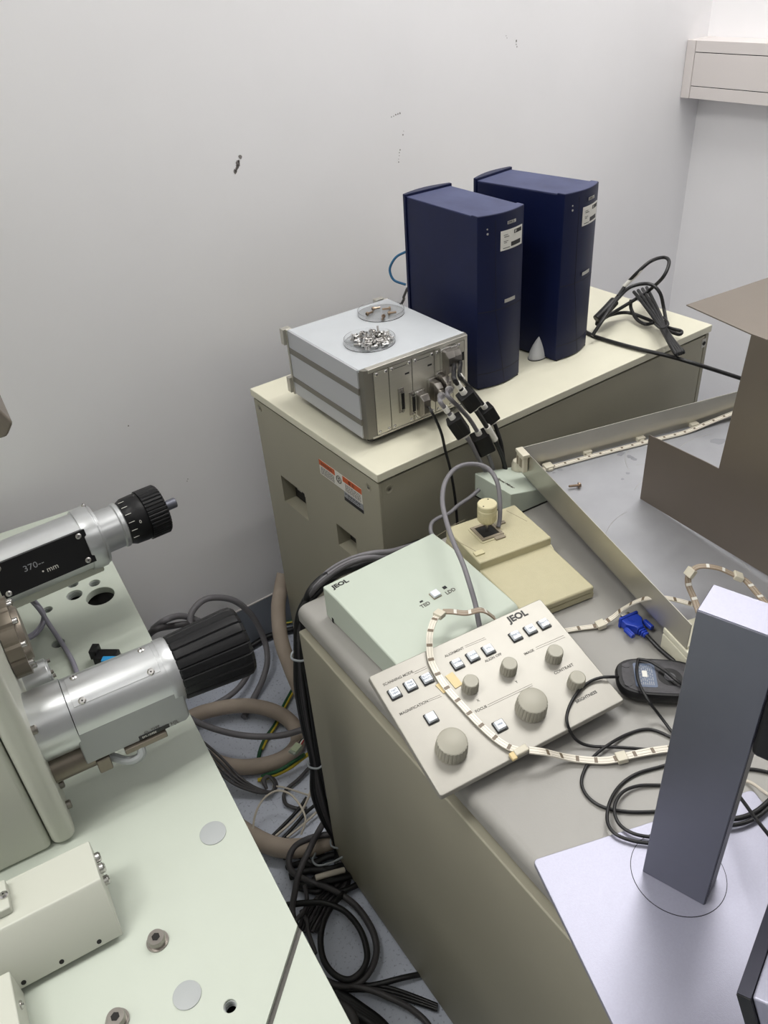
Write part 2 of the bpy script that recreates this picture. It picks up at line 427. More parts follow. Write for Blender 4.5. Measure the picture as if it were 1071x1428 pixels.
# ------------------------------------------------------------------ blue computers
def tower(M, label):
    t = thing('computer_tower', label, 'computer', M, 'pair of blue computers')
    w, h, dep = .119, .362, .235
    MB().box(0, w, .022, dep, .004, h-.0025).build('case', M_blue, t, .002)
    MB().box(.001, w-.001, .023, dep, h-.003, h-.001).build('top_cover', M_bluetop, t, .001)
    pr = [(w*k/14, .006-.013*math.sin(math.pi*k/14)**.9) for k in range(15)]
    poly = [(0, .026)] + pr + [(w, .026)]
    MB().prism(poly[::-1], .003, h).build('front_cover', M_blue, t, .0015)
    poly2 = [(.001, .024)] + [(x*.984+.001, y+.001) for x, y in pr] + [(w-.001, .024)]
    MB().prism(poly2[::-1], h, h+.0006).build('front_top', M_bluetop, t)
    rb = [(-.003, dep)] + [(w+.003, dep)] + [(w+.003-(w+.006)*k/10, dep+.008+.012*math.sin(math.pi*k/10)) for k in range(11)]
    MB().prism(rb, .002, h+.004).build('rear_bezel', M_blue, t, .0015)
    MB().box(.004, w-.004, .004, dep, 0, .004).build('rubber_base', M_black, t)
    def fy(x): return .006-.013*math.sin(math.pi*max(min(x/w, 1), 0))**.9
    # seam grooves on the front
    m = MB()
    for zz in (h*.475, h*.10): m.tube([V((x*w, fy(x*w)-.0001, zz)) for x in [.01+.049*k for k in range(21)]], .0005, 6)
    m.tube([V((w*(.30+.30*(1-k/12)**1.5*0+.03*k/12), fy(w*(.30+.03*k/12))-.0001, h*.97-h*.5*k/12)) for k in range(13)], .0004, 6)
    m.tube([V((w*(.33+.22*(k/12)), fy(w*(.33+.22*k/12))-.0001, h*.47-h*.46*k/12)) for k in range(13)], .0004, 6)
    m.build('seam', M_dark, t)
    # curved label
    def curved(name, x0, x1, z0, z1, off, mtl, par, n=8):
        m = MB(); lo = []; hi = []
        xs = [x0+(x1-x0)*k/n for k in range(n+1)]
        ol = [(x, fy(x)-off) for x in xs]; il = [(x, fy(x)-off+.0006) for x in xs[::-1]]
        m.prism(ol+il, z0, z1); return m.build(name, mtl, par)
    lb = curved('asset_label', w*.40, w*.93, h*.80, h*.905, .0012, M_label, t)
    curved('black_logo_box', w*.70, w*.90, h*.875, h*.895, .0016, M_ink, lb)
    curved('black_code_box', w*.63, w*.88, h*.812, h*.835, .0016, M_ink, lb)
    ang = math.atan2(fy(w*.92)-fy(w*.76), w*.16)
    LM = axes((w*.715, fy(w*.715)-.0019, h*.8795), (math.cos(ang), math.sin(ang), 0), (0, 0, 1), (math.sin(ang), -math.cos(ang), 0))
    text('logo_lettering', 'EMICA', .0063, 0, 0, 0, M_label, lb, M=LM)
    curved('small_print', w*.46, w*.55, h*.880, h*.8825, .0015, M_inkg, lb, 3); curved('small_print', w*.47, w*.58, h*.869, h*.8725, .0015, M_inkg, lb, 3)
    curved('small_print', w*.46, w*.56, h*.847, h*.8495, .0015, M_inkg, lb, 3); curved('small_print', w*.47, w*.53, h*.838, h*.8405, .0015, M_inkg, lb, 3)
    curved('small_print', w*.45, w*.60, h*.810, h*.8135, .0015, M_inkg, lb, 3)
    bd = curved('badge', w*.53, w*.73, h*.935, h*.951, .0022, M_badge, t); 
    LM = axes((w*.545, fy(w*.545)-.0025, h*.9375), (math.cos(.1), math.sin(.1), 0), (0, 0, 1), (math.sin(.1), -math.cos(.1), 0))
    text('badge_lettering', 'EMICA', .0062, 0, 0, 0, M_ink, bd, M=LM, sx=.95)
    np_ = curved('nameplate', w*.50, w*.76, h*.505, h*.525, .0025, M_badge, t)
    MB().cyl((w*.16, fy(w*.16)+.001, h*.93), (w*.16, fy(w*.16)-.0006, h*.93), .0016, seg=10).cyl((w*.165, fy(w*.165)+.001, h*.905), (w*.165, fy(w*.165)-.0006, h*.905), .0022, seg=10).build('indicator_light', M_badge, t)
    return t
tower(frame((.358, .122, TOP), rad(-1.7)), 'left of the two navy blue computer towers, beside the silver instrument box')
t2 = tower(frame((.580, .108, TOP), rad(8)), 'right of the two navy blue computer towers, with a grey stabiliser foot')
# stabiliser foot of the right tower
q = at(752, 505, TOP); M2 = frame((.580, .108, TOP), rad(8)); lq = M2.inverted() @ q
m = MB(); m.lathe([(0, .030)]+[(.050*k/12, .030*(1-(k/12)**1.7)) for k in range(1, 13)], (.001, lq.y+.020, 0), (0, 0, 1), 40); m.lathe([(0, .031), (.002, .031)], (.001, lq.y+.020, 0), (0, 0, 1), 40, mi=1)
bmesh.ops.scale(m.bm, vec=(1, .62, 1), space=T((0, -(lq.y+.020), 0)), verts=m.bm.verts)
m.build('stabiliser_foot', [M_footg, M_black], t2)
# ------------------------------------------------------------------ silver instrument box
IB = .018
P0 = at(511.4, 616.7, TOP+IB)
MI = frame(P0, rad(-1.27))
ib = thing('instrument_enclosure', 'silver benchtop instrument box with white lid and plug-in front modules', 'instrument', MI)
w, dp, h = .255, .277, .145
MB().prism([(.02, .004), (w-.004, .004), (w-.004, dp), (.004, dp), (.004, .02)], .002, h-.004).build('chassis', M_dark, ib)
MB().box(.003, w-.003, .012, dp-.006, h-.006, h).build('lid', M_white, ib, .0012)
MB().prism([(.0, .02), (.008, .004), (.020, 0), (.026, 0), (.026, .02)], 0, h-.001).build('front_corner_post', mat('dark_aluminium_rail', (126, 123, 116), .45, .5), ib, .001)
MB().prism([(w-.012, 0), (w-.003, .002), (w, .01), (w, .02), (w-.012, .02)], 0, h-.001).build('front_corner_post', M_alu, ib, .001)
MB().box(.016, w-.006, -.0005, .013, h-.008, h-.0002).build('top_rail', M_alu, ib, .001)
MB().box(.016, w-.006, -.0005, .013, 0, .004).build('bottom_rail', M_alu, ib, .001)
for z0, z1 in ((.030, .042), (.094, .107)):
    MB().box(-.001, .004, .012, dp-.004, z0, z1).build('side_rail', mat('dark_aluminium_rail', (126, 123, 116), .45, .5), ib, .0008)
for z0, z1, n_ in ((.002, .030, 'lower_side_panel'), (.042, .094, 'middle_side_panel'), (.107, h-.001, 'lid_skirt')):
    MB().box(.0, .005, .014, dp-.006, z0, z1).build(n_, M_whites, ib, .0006)
MB().box(w-.004, w, .02, dp-.004, .002, h-.004).build('right_side_panel', M_white, ib)
MB().box(-.002, .012, dp-.006, dp, 0, h).box(w-.012, w, dp-.006, dp, 0, h).build('rear_post', M_alu, ib, .001)
for zz in (.112, .004):
    MB().box(-.008, .012, dp-.002, dp+.012, zz, zz+.034).build('rear_bumper', M_alu, ib, .001)
MB().box(w-.030, w-.008, dp-.002, dp+.012, .112, .146).build('rear_bumper', M_alu, ib, .001)
for x, y in ((.03, .03), (w-.03, .03), (.03, dp-.03), (w-.03, dp-.03)):
    MB().cyl((x, y, -IB), (x, y, .002), .009, seg=16).build('rubber_foot', M_black, ib)
MB().box(.012, w-.012, .006, dp-.01, -.006, .002).build('base_plate', M_black, ib)
MF = MI @ XZ((0, 0, 0))             # front face: x right, y up, z towards the camera
def fx(px, py, hh=0): p = loc(px, py, MF, hh); return p.x, p.y
seams = [.026, fx(541.6, 516)[0], fx(573.9, 503.7)[0], fx(605.3, 489)[0], fx(630.8, 477.5)[0], w-.012]
for k in range(5):
    a, b = seams[k]+.0008, seams[k+1]-.0008
    p = MB().box(a, b, .0, .002, .005, h-.009).build('front_module', M_alu2, ib, .0003)
    xs = [a+.006, b-.006] if b-a > .03 else [(a+b)/2]
    for x in xs:
        for zz in (.010, h-.014): screw(p, (x, 0, zz), (0, -1, 0), .0036, .0022)
    m = MB()
    if 0 < k < 3: m.box(a+.012, b-.012, -.0003, 0, h-.0165, h-.0155); m.box(b-.016, b-.006, -.0003, 0, h-.036, h-.0325)
    elif k >= 3: m.box((a+b)/2-.002, (a+b)/2+.002, -.0003, 0, h-.028, h-.025)
    if k: m.build('module_print', M_ink, p)
MB().box(seams[4]+.002, seams[5]-.002, -.001, .001, h-.050, h-.033).build('display_window', M_black, ib)
# bare socket and adapters
def dsub(px, py, z=.0, hh=.038, ww=.0095, name='socket', par=None):
    x, y = fx(px, py)
    f = MB().box(x-ww/2-.002, x+ww/2+.002, -.0015, 0, y-hh/2-.007, y+hh/2+.007).build(name+'_flange', M_zinc, ib, .0006)
    MB().prism(rrect(x-ww/2, x+ww/2, y-hh/2, y+hh/2, .002), 0, .006, XZ()).build(name+'_shell', M_steel, f)
    MB().box(x-ww/2+.0016, x+ww/2-.0016, -.0065, -.004, y-hh/2+.002, y+hh/2-.002).build('contact_face', M_black, f)
    for s in (-1, 1): MB().cyl((x, 0, y+s*(hh/2+.004)), (x, -.005, y+s*(hh/2+.004)), .0022, seg=6).build('jack_post', M_steel, f)
    return x, y
dsub(559.5, 558)
# connector hoods with their cables: each lead is a thing of its own
def lead(label, hood, path, r, mtl, ferrites=(), hm=None, hl=.03, barrel=False, sleeve=None, ties=(), lab=None):
    px, py, hw, hh, d = hood; hw *= 1.15; hh *= 1.15
    x, y = fx(px, py); o = MF @ V((x, y, 0))
    t = thing('connector_lead', label, 'cable', MF @ T((x, y, .0005)), 'leads plugged into the instrument box')
    MB().prism(rrect(-hw/2-.001, hw/2+.001, -hh/2-.004, hh/2+.004, .002), 0, .008).build('plug_shell', M_steel, t, .0006)
    MB().prism(rrect(-hw/2, hw/2, -hh/2, hh/2, .002), .007, d*.7, top=rrect(-hw/2, hw/2, -hh/2, hh/2, .002)).prism(rrect(-hw/2, hw/2, -hh/2, hh/2, .002), d*.7, d, top=rrect(-hw*.4, hw*.4, -hh*.30, hh*.30, .002)).build('hood', hm or M_zinc, t, .001)
    MB().cyl((-hw*.25, hh/2-.002, .004), (-hw*.25, hh/2-.002, d*.55), .0022, seg=10).cyl((hw*.25, -hh/2+.002, .004), (hw*.25, -hh/2+.002, d*.55), .0022, seg=10).build('thumb_screw', M_steel, t)
    inv = (MF @ T((x, y, .0005))).inverted()
    P = [inv @ p for p in path]
    P = [V((0, 0, d-.006)), V((0, 0, d+.004))] + P
    S = spline(P)
    MB().tube(S, r).build('cord', mtl, t)
    if barrel: MB().tube(S[2:12], r*1.9, 14).build('strain_relief', M_steel, t)
    for (wp, wd, L, R) in ferrites:
        c = inv @ wp; dv = (inv.to_3x3() @ wd).normalized(); a = dv.orthogonal(); 
        zz = inv.to_3x3() @ V((0, 0, 1)); a = (zz-dv*zz.dot(dv)).normalized(); b = dv.cross(a)
        MM = axes(c, b, a, dv)
        R *= 1.15; L *= 1.12; f = MB().prism(rrect(-R, R, -R, R, R*.25), -L/2, L/2, MM).build('ferrite_core', M_black, t, .0015)
        MB().tube([c+dv*(-L/2-.010), c+dv*(-L/2)], r*1.5, 10).build('cable_tie', M_label, f); MB().tube([c+dv*(L/2), c+dv*(L/2+.008)], r*1.5, 10).build('cable_tie', M_label, f)
        MB().box(-R-.0006, R+.0006, -R*.15, R*.15, -L/2+.003, L/2-.003, MM).build('clasp', M_black, f)
    for wp, wd in ties:
        c = inv @ wp; dv = (inv.to_3x3() @ wd).normalized(); MB().tube([c-dv*.006, c+dv*.006], r*1.35, 10).build('white_sleeve', M_label, t)
    if lab:
        c = inv @ lab[0]; dv = (inv.to_3x3() @ lab[1]).normalized(); MB().tube([c-dv*.021, c+dv*.021], r*1.5, 12).build('white_tag', M_label, t)
    return t
def dirw(a, b): return (b-a).normalized()
def py_(px, py, y): return ony(px, py, y)
# black lead
lead('thin black lead dropping straight down over the cabinet edge from the instrument box', (583, 560, .018, .040, .030),
     [py_(600, 571, -.002+.0), py_(609, 588, -.012), py_(616, 606, -.018), py_(621, 628, -.016), py_(628, 655, -.012), py_(634, 690, -.014), py_(637, 720, -.02), py_(640, 760, -.03)], .0028, M_blackc)
a, b = py_(632, 584, -.045), py_(646, 604, -.055)
lead('grey lead with a black ferrite block, from the lower left metal connector', (600, 541, .014, .034, .034),
     [py_(613, 558, -.03), py_(622, 571, -.040), a, b, py_(656, 617, -.055), py_(668, 641, -.05), py_(682, 668, -.045), py_(688, 700, -.05)], .0042, M_greyc,
     ferrites=[((a+b)/2, dirw(a, b), .034, .0125)], barrel=True, ties=[(py_(622, 571, -.040), dirw(py_(622, 571, -.040), a))])
a, b = py_(669, 608, -.035), py_(677, 626, -.04)
lead('grey lead with the lowest black ferrite block, from the lower right metal connector', (611, 532, .014, .034, .034),
     [py_(624, 551, -.02), py_(640, 568, -.028), py_(655, 585, -.032), a, b, py_(683, 640, -.04), py_(690, 665, -.045), py_(692, 700, -.05)], .0042, M_greyc,
     ferrites=[((a+b)/2, dirw(a, b), .036, .0145)], barrel=True)
a, b = py_(647, 548, -.045), py_(660, 567, -.05)
lead('black lead with ferrite block and white tag, from the upper wide connector', (619, 503, .018, .044, .026),
     [py_(633, 527, -.04), py_(639, 537, -.043), a, b, py_(671, 583, -.05), py_(684, 604, -.05), py_(694, 622, -.05), py_(702, 642, -.05), py_(706, 665, -.055), py_(706, 700, -.06)], .0045, M_blackc,
     ferrites=[((a+b)/2, dirw(a, b), .032, .0125)], ties=[(py_(639, 537, -.043), dirw(py_(633, 527, -.04), a))], lab=(py_(684.5, 604, -.05), dirw(py_(675, 589, -.05), py_(692, 618, -.05))))
a, b = py_(676, 568, -.02), py_(687, 586, -.025)
lead('black lead with the rightmost ferrite block, from the upper right connector', (629, 499, .016, .040, .024),
     [py_(641, 524, -.02), py_(650, 535, -.015), py_(663, 551, -.015), a, b, py_(693, 600, -.03), py_(699, 620, -.04), py_(703, 650, -.045), py_(704, 690, -.05)], .004, M_blackc,
     ferrites=[((a+b)/2, dirw(a, b), .030, .0118)], ties=[(py_(643, 526, -.02), dirw(py_(641, 524, -.02), py_(650, 535, -.015)))])
dsub(575, 562, hh=.036, ww=.010, name='adapter')

# ------------------------------------------------------------------ petri dishes with screws
ZL = TOP+IB+h
def dish(px, py, R, label):
    c = at(px, py, ZL); t = thing('petri_dish', label, 'dish', T(c))
    n = 48; m = MB(); m.lathe([(0, R), (.0012, R)], (0, 0, .0002), (0, 0, 1), n); m.build('dish_base', M_clear, t)
    m = MB(); pr = []
    outer = [(.001, R), (.0095, R), (.0095, R-.0008), (.0012, R-.0008)]
    rings = []
    bm = m.bm
    for hh, r in outer: rings.append([bm.verts.new((r*math.cos(2*math.pi*i/n), r*math.sin(2*math.pi*i/n), hh)) for i in range(n)])
    for k in range(4):
        for i in range(n): bm.faces.new((rings[k][i], rings[k][(i+1) % n], rings[(k+1) % 4][(i+1) % n], rings[(k+1) % 4][i]))
    m.build('rim', M_clear, t); return c
R1 = abs((at(551, 475, ZL)-at(480, 475, ZL)).length)/2
cA = dish(515.5, 477, R1, 'clear round dish full of silver screws on the white lid')
R2_ = abs((at(564, 437, ZL)-at(499.5, 437, ZL)).length)/2
cB = dish(531.5, 437, R2_, 'clear round dish holding a few bronze screws, behind the full one')
def bolt_mesh(L, r, hr, hh, name, mtl):
    m = MB(); m.lathe([(0, hr*.8), (hh*.3, hr), (hh, hr)], (0, 0, 0), (1, 0, 0), 12)
    m.lathe([(hh, r), (hh+L, r)], (0, 0, 0), (1, 0, 0), 8); m.lathe([(-.0002, hr*.4), (.0004, hr*.4)], (0, 0, 0), (1, 0, 0), 6, mi=1)
    o = m.build(name, [mtl, M_dark]); return o
proto = bolt_mesh(.010, .0021, .0044, .0034, 'machine_screw', M_steel)
protos = [proto.data]; first = True
for k in range(62):
    r = R1*.84*math.sqrt(random.random()); an = random.uniform(math.pi*.92, math.pi*2.15) if k < 48 else random.uniform(0, 6.28)
    if k >= 48: r = R1*.5*random.random()+.01; an = random.uniform(.4, 2.6)
    lvl = random.choice([0, 0, 1])*.0045
    o = proto if first else proto.copy()
    if not first: col.objects.link(o)
    first = False
    o.rotation_euler = (random.random()*6, random.choice([0, .1, -.2, -1.4, .25, .1]), random.random()*6.28)
    o.location = cA+V((r*math.cos(an), r*math.sin(an), .0055+lvl))
    tag(o, 'small silver machine screw in the heaped clear dish', 'screw', 'silver screws in the full dish')
bw = bolt_mesh(.014, .0022, .0042, .004, 'cap_screw', M_brass)
sp_ = [((511, 438, 0.5)), ((519, 431, .2)), ((545, 430, 2.8)), ((535, 440, -2.0)), ((541, 437, .1))]
lbs = ['bronze cap screw at the left of the sparse dish', 'bronze cap screw second from the left in the sparse dish', 'bronze cap screw at the back right of the sparse dish',
       'bronze cap screw at the front of the sparse dish', 'bronze cap screw in the middle right of the sparse dish']
for k, (x, y, a) in enumerate(sp_):
    o = bw if k == 0 else bw.copy()
    if k: col.objects.link(o)
    o.location = at(x, y, ZL+.006); o.rotation_euler = (.3*k, .05, a+rad(-20)); tag(o, lbs[k], 'screw', 'bronze screws in the sparse dish')

# ------------------------------------------------------------------ cables on top of the cabinet
o = cable('network_cable', [py_(566, 351, .40), py_(553, 358, .42), py_(545, 370, .43), py_(544, 380, .43), py_(550, 391, .42), py_(566, 397, .40)], .0028, M_bluec, 'blue network cable looping behind the left computer tower')
cable('rear_cable', [py_(568, 402, .40), py_(563, 414, .42), py_(559, 425, .44), V((.30, .44, TOP+.004))], .003, M_dgreyc, 'thin dark cable rising behind the left computer tower')
Z = TOP
t = thing('coiled_mains_cable', 'coiled black power cord with white tag, right of the computers', 'cable', T(at(900, 440, Z)))
inv = T(-at(900, 440, Z))
def pc_(path, nm='cord', r=.0042, mt=None, par=t, iv=inv):
    return MB().tube([iv @ p for p in spline(pxpts(path))], r).build(nm, mt or M_blackc, par)
pc_([(826, 468, Z+.02), (838, 450, Z+.045), (850, 432, Z+.062), (862, 416, Z+.07), (880, 400, Z+.078), (905, 396, Z+.085), (920, 408, Z+.07), (926, 432, Z+.03), (930, 455, Z+.012)])
pc_([(862, 413, Z+.07), (874, 396, Z+.09), (890, 379, Z+.12), (908, 364, Z+.14), (926, 359, Z+.14), (933, 366, Z+.135), (925, 386, Z+.11), (905, 405, Z+.06), (885, 418, Z+.05), (860, 433, Z+.03), (832, 450, Z+.02)])
pc_([(832, 452, Z+.02), (850, 440, Z+.018), (875, 436, Z+.02), (900, 444, Z+.014), (918, 452, Z+.014), (935, 458, Z+.02), (950, 462, Z+.02), (945, 466, Z+.018), (920, 456, Z+.014)])
pc_([(880, 418, Z+.05), (880, 430, Z+.03), (888, 445, Z+.015), (900, 452, Z+.012), (912, 450, Z+.012)])
for k in range(4):
    pc_([(884+6*k, 407-2*k, Z+.06-.006*k), (896+5*k, 422-k, Z+.055), (908+4*k, 438, Z+.045), (922+2*k, 458, Z+.035), (934+3*k, 480, Z+.03), (941+3.5*k, 492-k, Z+.024), (944+3*k, 496-k, Z+.018)])
pc_([(913, 445, Z+.035), (924, 442, Z+.03), (932, 452, Z+.05), (922, 458, Z+.05), (913, 452, Z+.04)], 'twist_tie', .0025)
MB().tube([inv @ p for p in spline(pxpts([(870, 400, Z+.0845), (880, 390, Z+.1), (890, 380, Z+.118), (894, 376, Z+.124)]))], .0048, 12).build('white_tag', M_label, t)
MB().tube([inv @ p for p in spline(pxpts([(832, 446, Z+.03), (844, 434, Z+.045), (857, 420, Z+.06)]))], .012, 12).build('plug_body', M_black, t, .002)
MB().tube([inv @ p for p in spline(pxpts([(857, 420, Z+.06), (863, 413, Z+.068)]))], .006, 12).build('strain_relief', M_black, t)
cable('mains_cable', [(815, 462, Z+.004), (835, 471, Z+.005), (880, 484, Z+.006), (930, 496, Z+.0065), (962, 505, Z+.006), (1000, 517, Z-.01), (1040, 530, Z-.03), (1071, 541, Z-.06)], .0045, M_blackc, 'thick black cable running from the right computer towards the bronze sheet')

# ------------------------------------------------------------------ desk
YD = rad(-2.6)
OD = at(417, 868, .70); OD.z = 0
MDk = frame((OD.x, OD.y, 0), YD)
dk = thing('console_desk', 'grey-beige laminate console desk with rounded top edge', 'desk', MDk)
DW, DL = 1.25, 1.55
n = 6; pr = []
for k in range(n+1): a = math.pi/2*k/n; pr.append((.016-.016*math.cos(a)+0, .735-.016+.016*math.sin(a)))
prof = [(0.004, .70), (0, .704)] + pr + [(DW, .735), (DW, .70)]
MB().prism(prof, -DL, 0, axes((0, 0, 0), (1, 0, 0), (0, 0, 1), (0, -1, 0)) @ Matrix.Diagonal((1, 1, -1, 1))).build('desk_top', M_desk, dk, .004, 3)
MB().box(.03, DW-.03, -DL+.03, -.03, .02, .70).build('carcass', M_dark, dk)
MB().box(-.005, .022, -DL+.02, -.002, .012, .684).build('side_panel', M_cab, dk, .003)
MB().box(.03, DW-.03, -.012, -.004, .012, .69).build('back_panel', M_cab, dk, .002)
MB().box(DW-.03, DW-.006, -DL+.02, -.004, .012, .69).build('side_panel', M_cab, dk, .003)
for x in (.05, DW-.05):
    for y in (-.06, -DL+.06): MB().cyl((x, y, 0), (x, y, .02), .02).build('foot', M_dark, dk)

# ------------------------------------------------------------------ mint TED/LDD switch box
ZM = .801
OM = at(449.6, 817.8, ZM); MM_ = frame((OM.x, OM.y, DESK), rad(-1.2))
mb = thing('switch_box', 'pale mint metal switch box marked TED and LDD at the desk corner', 'control box', MM_)
mw = (at(600, 740, ZM)-OM).length; md = .222; ht = ZM-DESK
prof = [(0, .003), (0, ht), (-.045, ht), (-.205, ht-.017)] + [(-.205-.017*math.sin(math.pi/2*k/6), ht-.017-.017*(1-math.cos(math.pi/2*k/6))) for k in range(1, 7)] + [(-.222, .003)]
xm = axes((0, 0, 0), (0, 1, 0), (0, 0, 1), (1, 0, 0))
MB().prism(prof, 0, mw, xm).build('cover', M_mint, mb, .003, 3)
MB().box(.004, mw-.004, -md+.004, -.004, 0, .003).build('base_plate', M_dark, mb)
slope = math.atan2(.017, .160); yS = -.045
def onmint(px, py):
    m = MM_ @ T((0, yS, ht)) @ Matrix.Rotation(slope, 4, 'X'); p = loc(px, py, m); return m, p
Mt, _ = onmint(600, 830); Mt_local = MM_.inverted() @ Mt
p = loc(465.5, 821.5, MM_ @ T((0, 0, ht))); text('logo_lettering', 'JEOL', .0125, p.x, p.y, ht+.0003, M_ink, mb, bold=.0005, sx=1.15, rot=rad(0))
p = loc(607, 830, Mt); b_ = .0065
bt = MB().box(p.x-b_-.001, p.x+b_+.001, p.y-b_-.001, p.y+b_+.001, 0, .0015, Mt_local).build('button_bezel', M_taupe, mb)
MB().box(p.x-b_, p.x+b_, p.y-b_, p.y+b_, .0, .006, Mt_local).build('square_button', M_key, bt, .001)
for (x, y, hw, hh) in ((620, 819.5, .0032, .0028), (587.5, 839, .0028, .0014)):
    p = loc(x, y, Mt); MB().box(p.x-hw, p.x+hw, p.y-hh, p.y+hh, 0, .0008, Mt_local).build('indicator_lamp', M_black, mb)
p = loc(588.5, 848.5, Mt); text('lettering', 'TED', .0095, p.x, p.y, .0003, M_inkg, mb, M=Mt_local, bold=.0002)
p = loc(623.5, 829.5, Mt); text('lettering', 'LDD', .0095, p.x, p.y, .0003, M_inkg, mb, M=Mt_local, bold=.0002)
q = loc(464, 860, axes(MM_.translation, (0, -1, 0), (0, 0, 1), (-1, 0, 0)))
MB().box(-.0008, 0, -.024, -.019, .003, .012).build('cable_slot', M_dark, mb)

# ------------------------------------------------------------------ joystick
ZJ = .778
J = [at(605.6, 737, ZJ), at(697, 705, ZJ), at(744, 730, ZJ), at(670, 785, ZJ)]
yawJ = rad(-11)
MJ = frame((J[3].x-.002, J[3].y, DESK), yawJ); Ji = MJ.inverted()
jw = .146; jd = .118
js = thing('joystick_console', 'ivory plastic joystick unit with a wrist rest, behind the mint box', 'joystick', MJ)
MB().box(0, jw, 0, jd, .018, ZJ-DESK).build('raised_deck', M_ivory, js, .003, 3)
MB().box(-.001, jw+.001, -.001, jd, .002, .018).build('lower_shell', M_ivory, js, .002)
wl_ = .128
MB().prism([(.0, 0.0), (jw-.002, 0.0), (jw-.004, -wl_), (.006, -wl_)], .014, .027, top=[(.0, .012), (jw-.002, .012), (jw-.004, -wl_), (.006, -wl_)]).build('wrist_rest', M_ivory, js, .004, 3)
MB().prism([(.0, .01), (jw-.002, .01), (jw-.003, -wl_+.001), (.007, -wl_+.001)], .002, .0135).build('wrist_rest_base', M_ivory, js, .002)
MB().prism([(0.0, .0), (jw, .0), (jw, -.012), (0, -.012)], .020, .0275, top=[(0, 0), (jw, 0), (jw, -.0005), (0, -.0005)]).build('step_edge', M_ivory, js)
zt_ = ZJ-DESK
def jl(px, py, hz=zt_): p = loc(px, py, MJ @ T((0, 0, hz))); return p.x, p.y
kx, ky = jl(679, 742)
MB().prism(rrect(kx-.026, kx+.026, ky-.026, ky+.026, .006), zt_, zt_+.0015).build('gate_outline', M_ivory, js, .0005)
MB().plate([kx-.022, kx-.016, kx+.016, kx+.022], [ky-.022, ky-.016, ky+.016, ky+.022], zt_+.001, zt_+.004, {(1, 1)}).build('gate_frame', M_taupe, js, .0008)
MB().box(kx-.016, kx+.016, ky-.016, ky+.016, zt_+.0012, zt_+.0018).build('gate_opening', M_dark, js)
for (x, y, hw, hh) in ((697, 750, .010, .0045), (699, 730, .0075, .0035), (668, 772, .009, .0055)):
    a_, b2 = jl(x, y); MB().box(a_-hw, a_+hw, b2-hh, b2+hh, zt_, zt_+.003).build('trim_slider', M_ivory2 if x == 668 else M_taupe, js, .0008)
for (xa, ya_, xb, yb2) in ((626, 735, 648, 725), (633, 752, 666, 770), (608, 748, 630, 735), (706, 712, 735, 727)):
    a1 = V((*jl(xa, ya_), zt_)); a2 = V((*jl(xb, yb2), zt_)); MB().tube([a1, a2], .0004, 6).build('engraved_line', M_taupe, js)
MB().cyl((kx, ky, zt_), (kx, ky, zt_+.030), .0028).build('stick', M_steel, js)
m = MB(); m.lathe([(0, .009), (.003, .014), (.008, .0172), (.020, .0172)], (kx, ky, zt_+.022), (0, 0, 1), ribs=40, ribd=.0006)
m.lathe([(.020, .0168), (.0215, .0172), (.029, .0174), (.030, .0166), (.0315, .0172), (.039, .0172), (.0405, .016)], (kx, ky, zt_+.022), (0, 0, 1), 40); m.build('knob', M_ivory2, js)
for a_ in (.9, 3.6): MB().cyl((kx+.012*math.cos(a_), ky+.012*math.sin(a_), zt_+.0622), (kx+.012*math.cos(a_), ky+.012*math.sin(a_), zt_+.0628), .0014, seg=10).build('knob_hole', M_dark, js)
MB().prism([(0, 0), (.003, 0), (.003, .002), (0, .002)], .003, .02).build('seam', M_taupe, js)

# ------------------------------------------------------------------ sloped white box under the tray corner
fz = .79
A_ = at(712.4, 689.5, fz); B_ = at(662, 659.6, fz)
ydir = V((B_.x-A_.x, B_.y-A_.y, 0)); fdir = V((math.cos(rad(-5)), math.sin(rad(-5)), 0))
nrm = V((fdir.y, -fdir.x, 0)); C_ = onplane(749.3, 682.5, A_, nrm)
k_ = .16/(C_-A_).length if (C_-A_).length > 0 else 1
zslope = (C_.z-A_.z)/((C_-A_).xy.length)
def up_(p, zz): return V((p.x, p.y, zz))
E1 = A_+fdir*.11; 
lo = [up_(A_, DESK+.003), up_(E1, DESK+.003), up_(E1+ydir, DESK+.003), up_(B_, DESK+.003)]
hi = [A_, up_(E1, fz+zslope*.11), up_(E1+ydir, fz+zslope*.11), B_]
MW = T(up_(A_, DESK)); wb_ = thing('sloped_control_box', 'small white-green metal box with a grey stub knob under the tray corner', 'control box', MW)
iv = MW.inverted()
MB().hexa([iv @ p for p in lo], [iv @ p for p in hi]).build('cover', M_mint, wb_, .002)
MB().hexa([iv @ up_(p*1.0, DESK) for p in lo], [iv @ up_(p, DESK+.003) for p in lo]).build('base_plate', M_dark, wb_)
un = (hi[1]-hi[0]).normalized(); vn = (hi[3]-hi[0]).normalized(); nn = un.cross(vn).normalized()
TM = iv @ axes(A_, (vn*-1), nn.cross(vn*-1), nn)
p = (iv @ axes(A_, vn*-1, nn.cross(vn*-1), nn)).inverted() @ (iv @ onplane(694, 667, A_, nn))
text('lettering', 'Signal Mixer', .0095, p.x, p.y-.004, .0004, M_inkg, wb_, M=TM, bold=.0002)
q = iv @ onplane(722, 655, A_, nn)
MB().lathe([(0, .0125), (.014, .0125), (.022, .010), (.026, .004)], q, (0, 0, 1), 24).build('stub_knob', M_pcb, wb_, 0)
q = iv @ onplane(667, 683, A_, V((-1, 0, 0)))
MB().cyl(q-V((.001, 0, 0)), q-V((-.001, 0, 0)), .0035).build('cable_hole', M_dark, wb_)
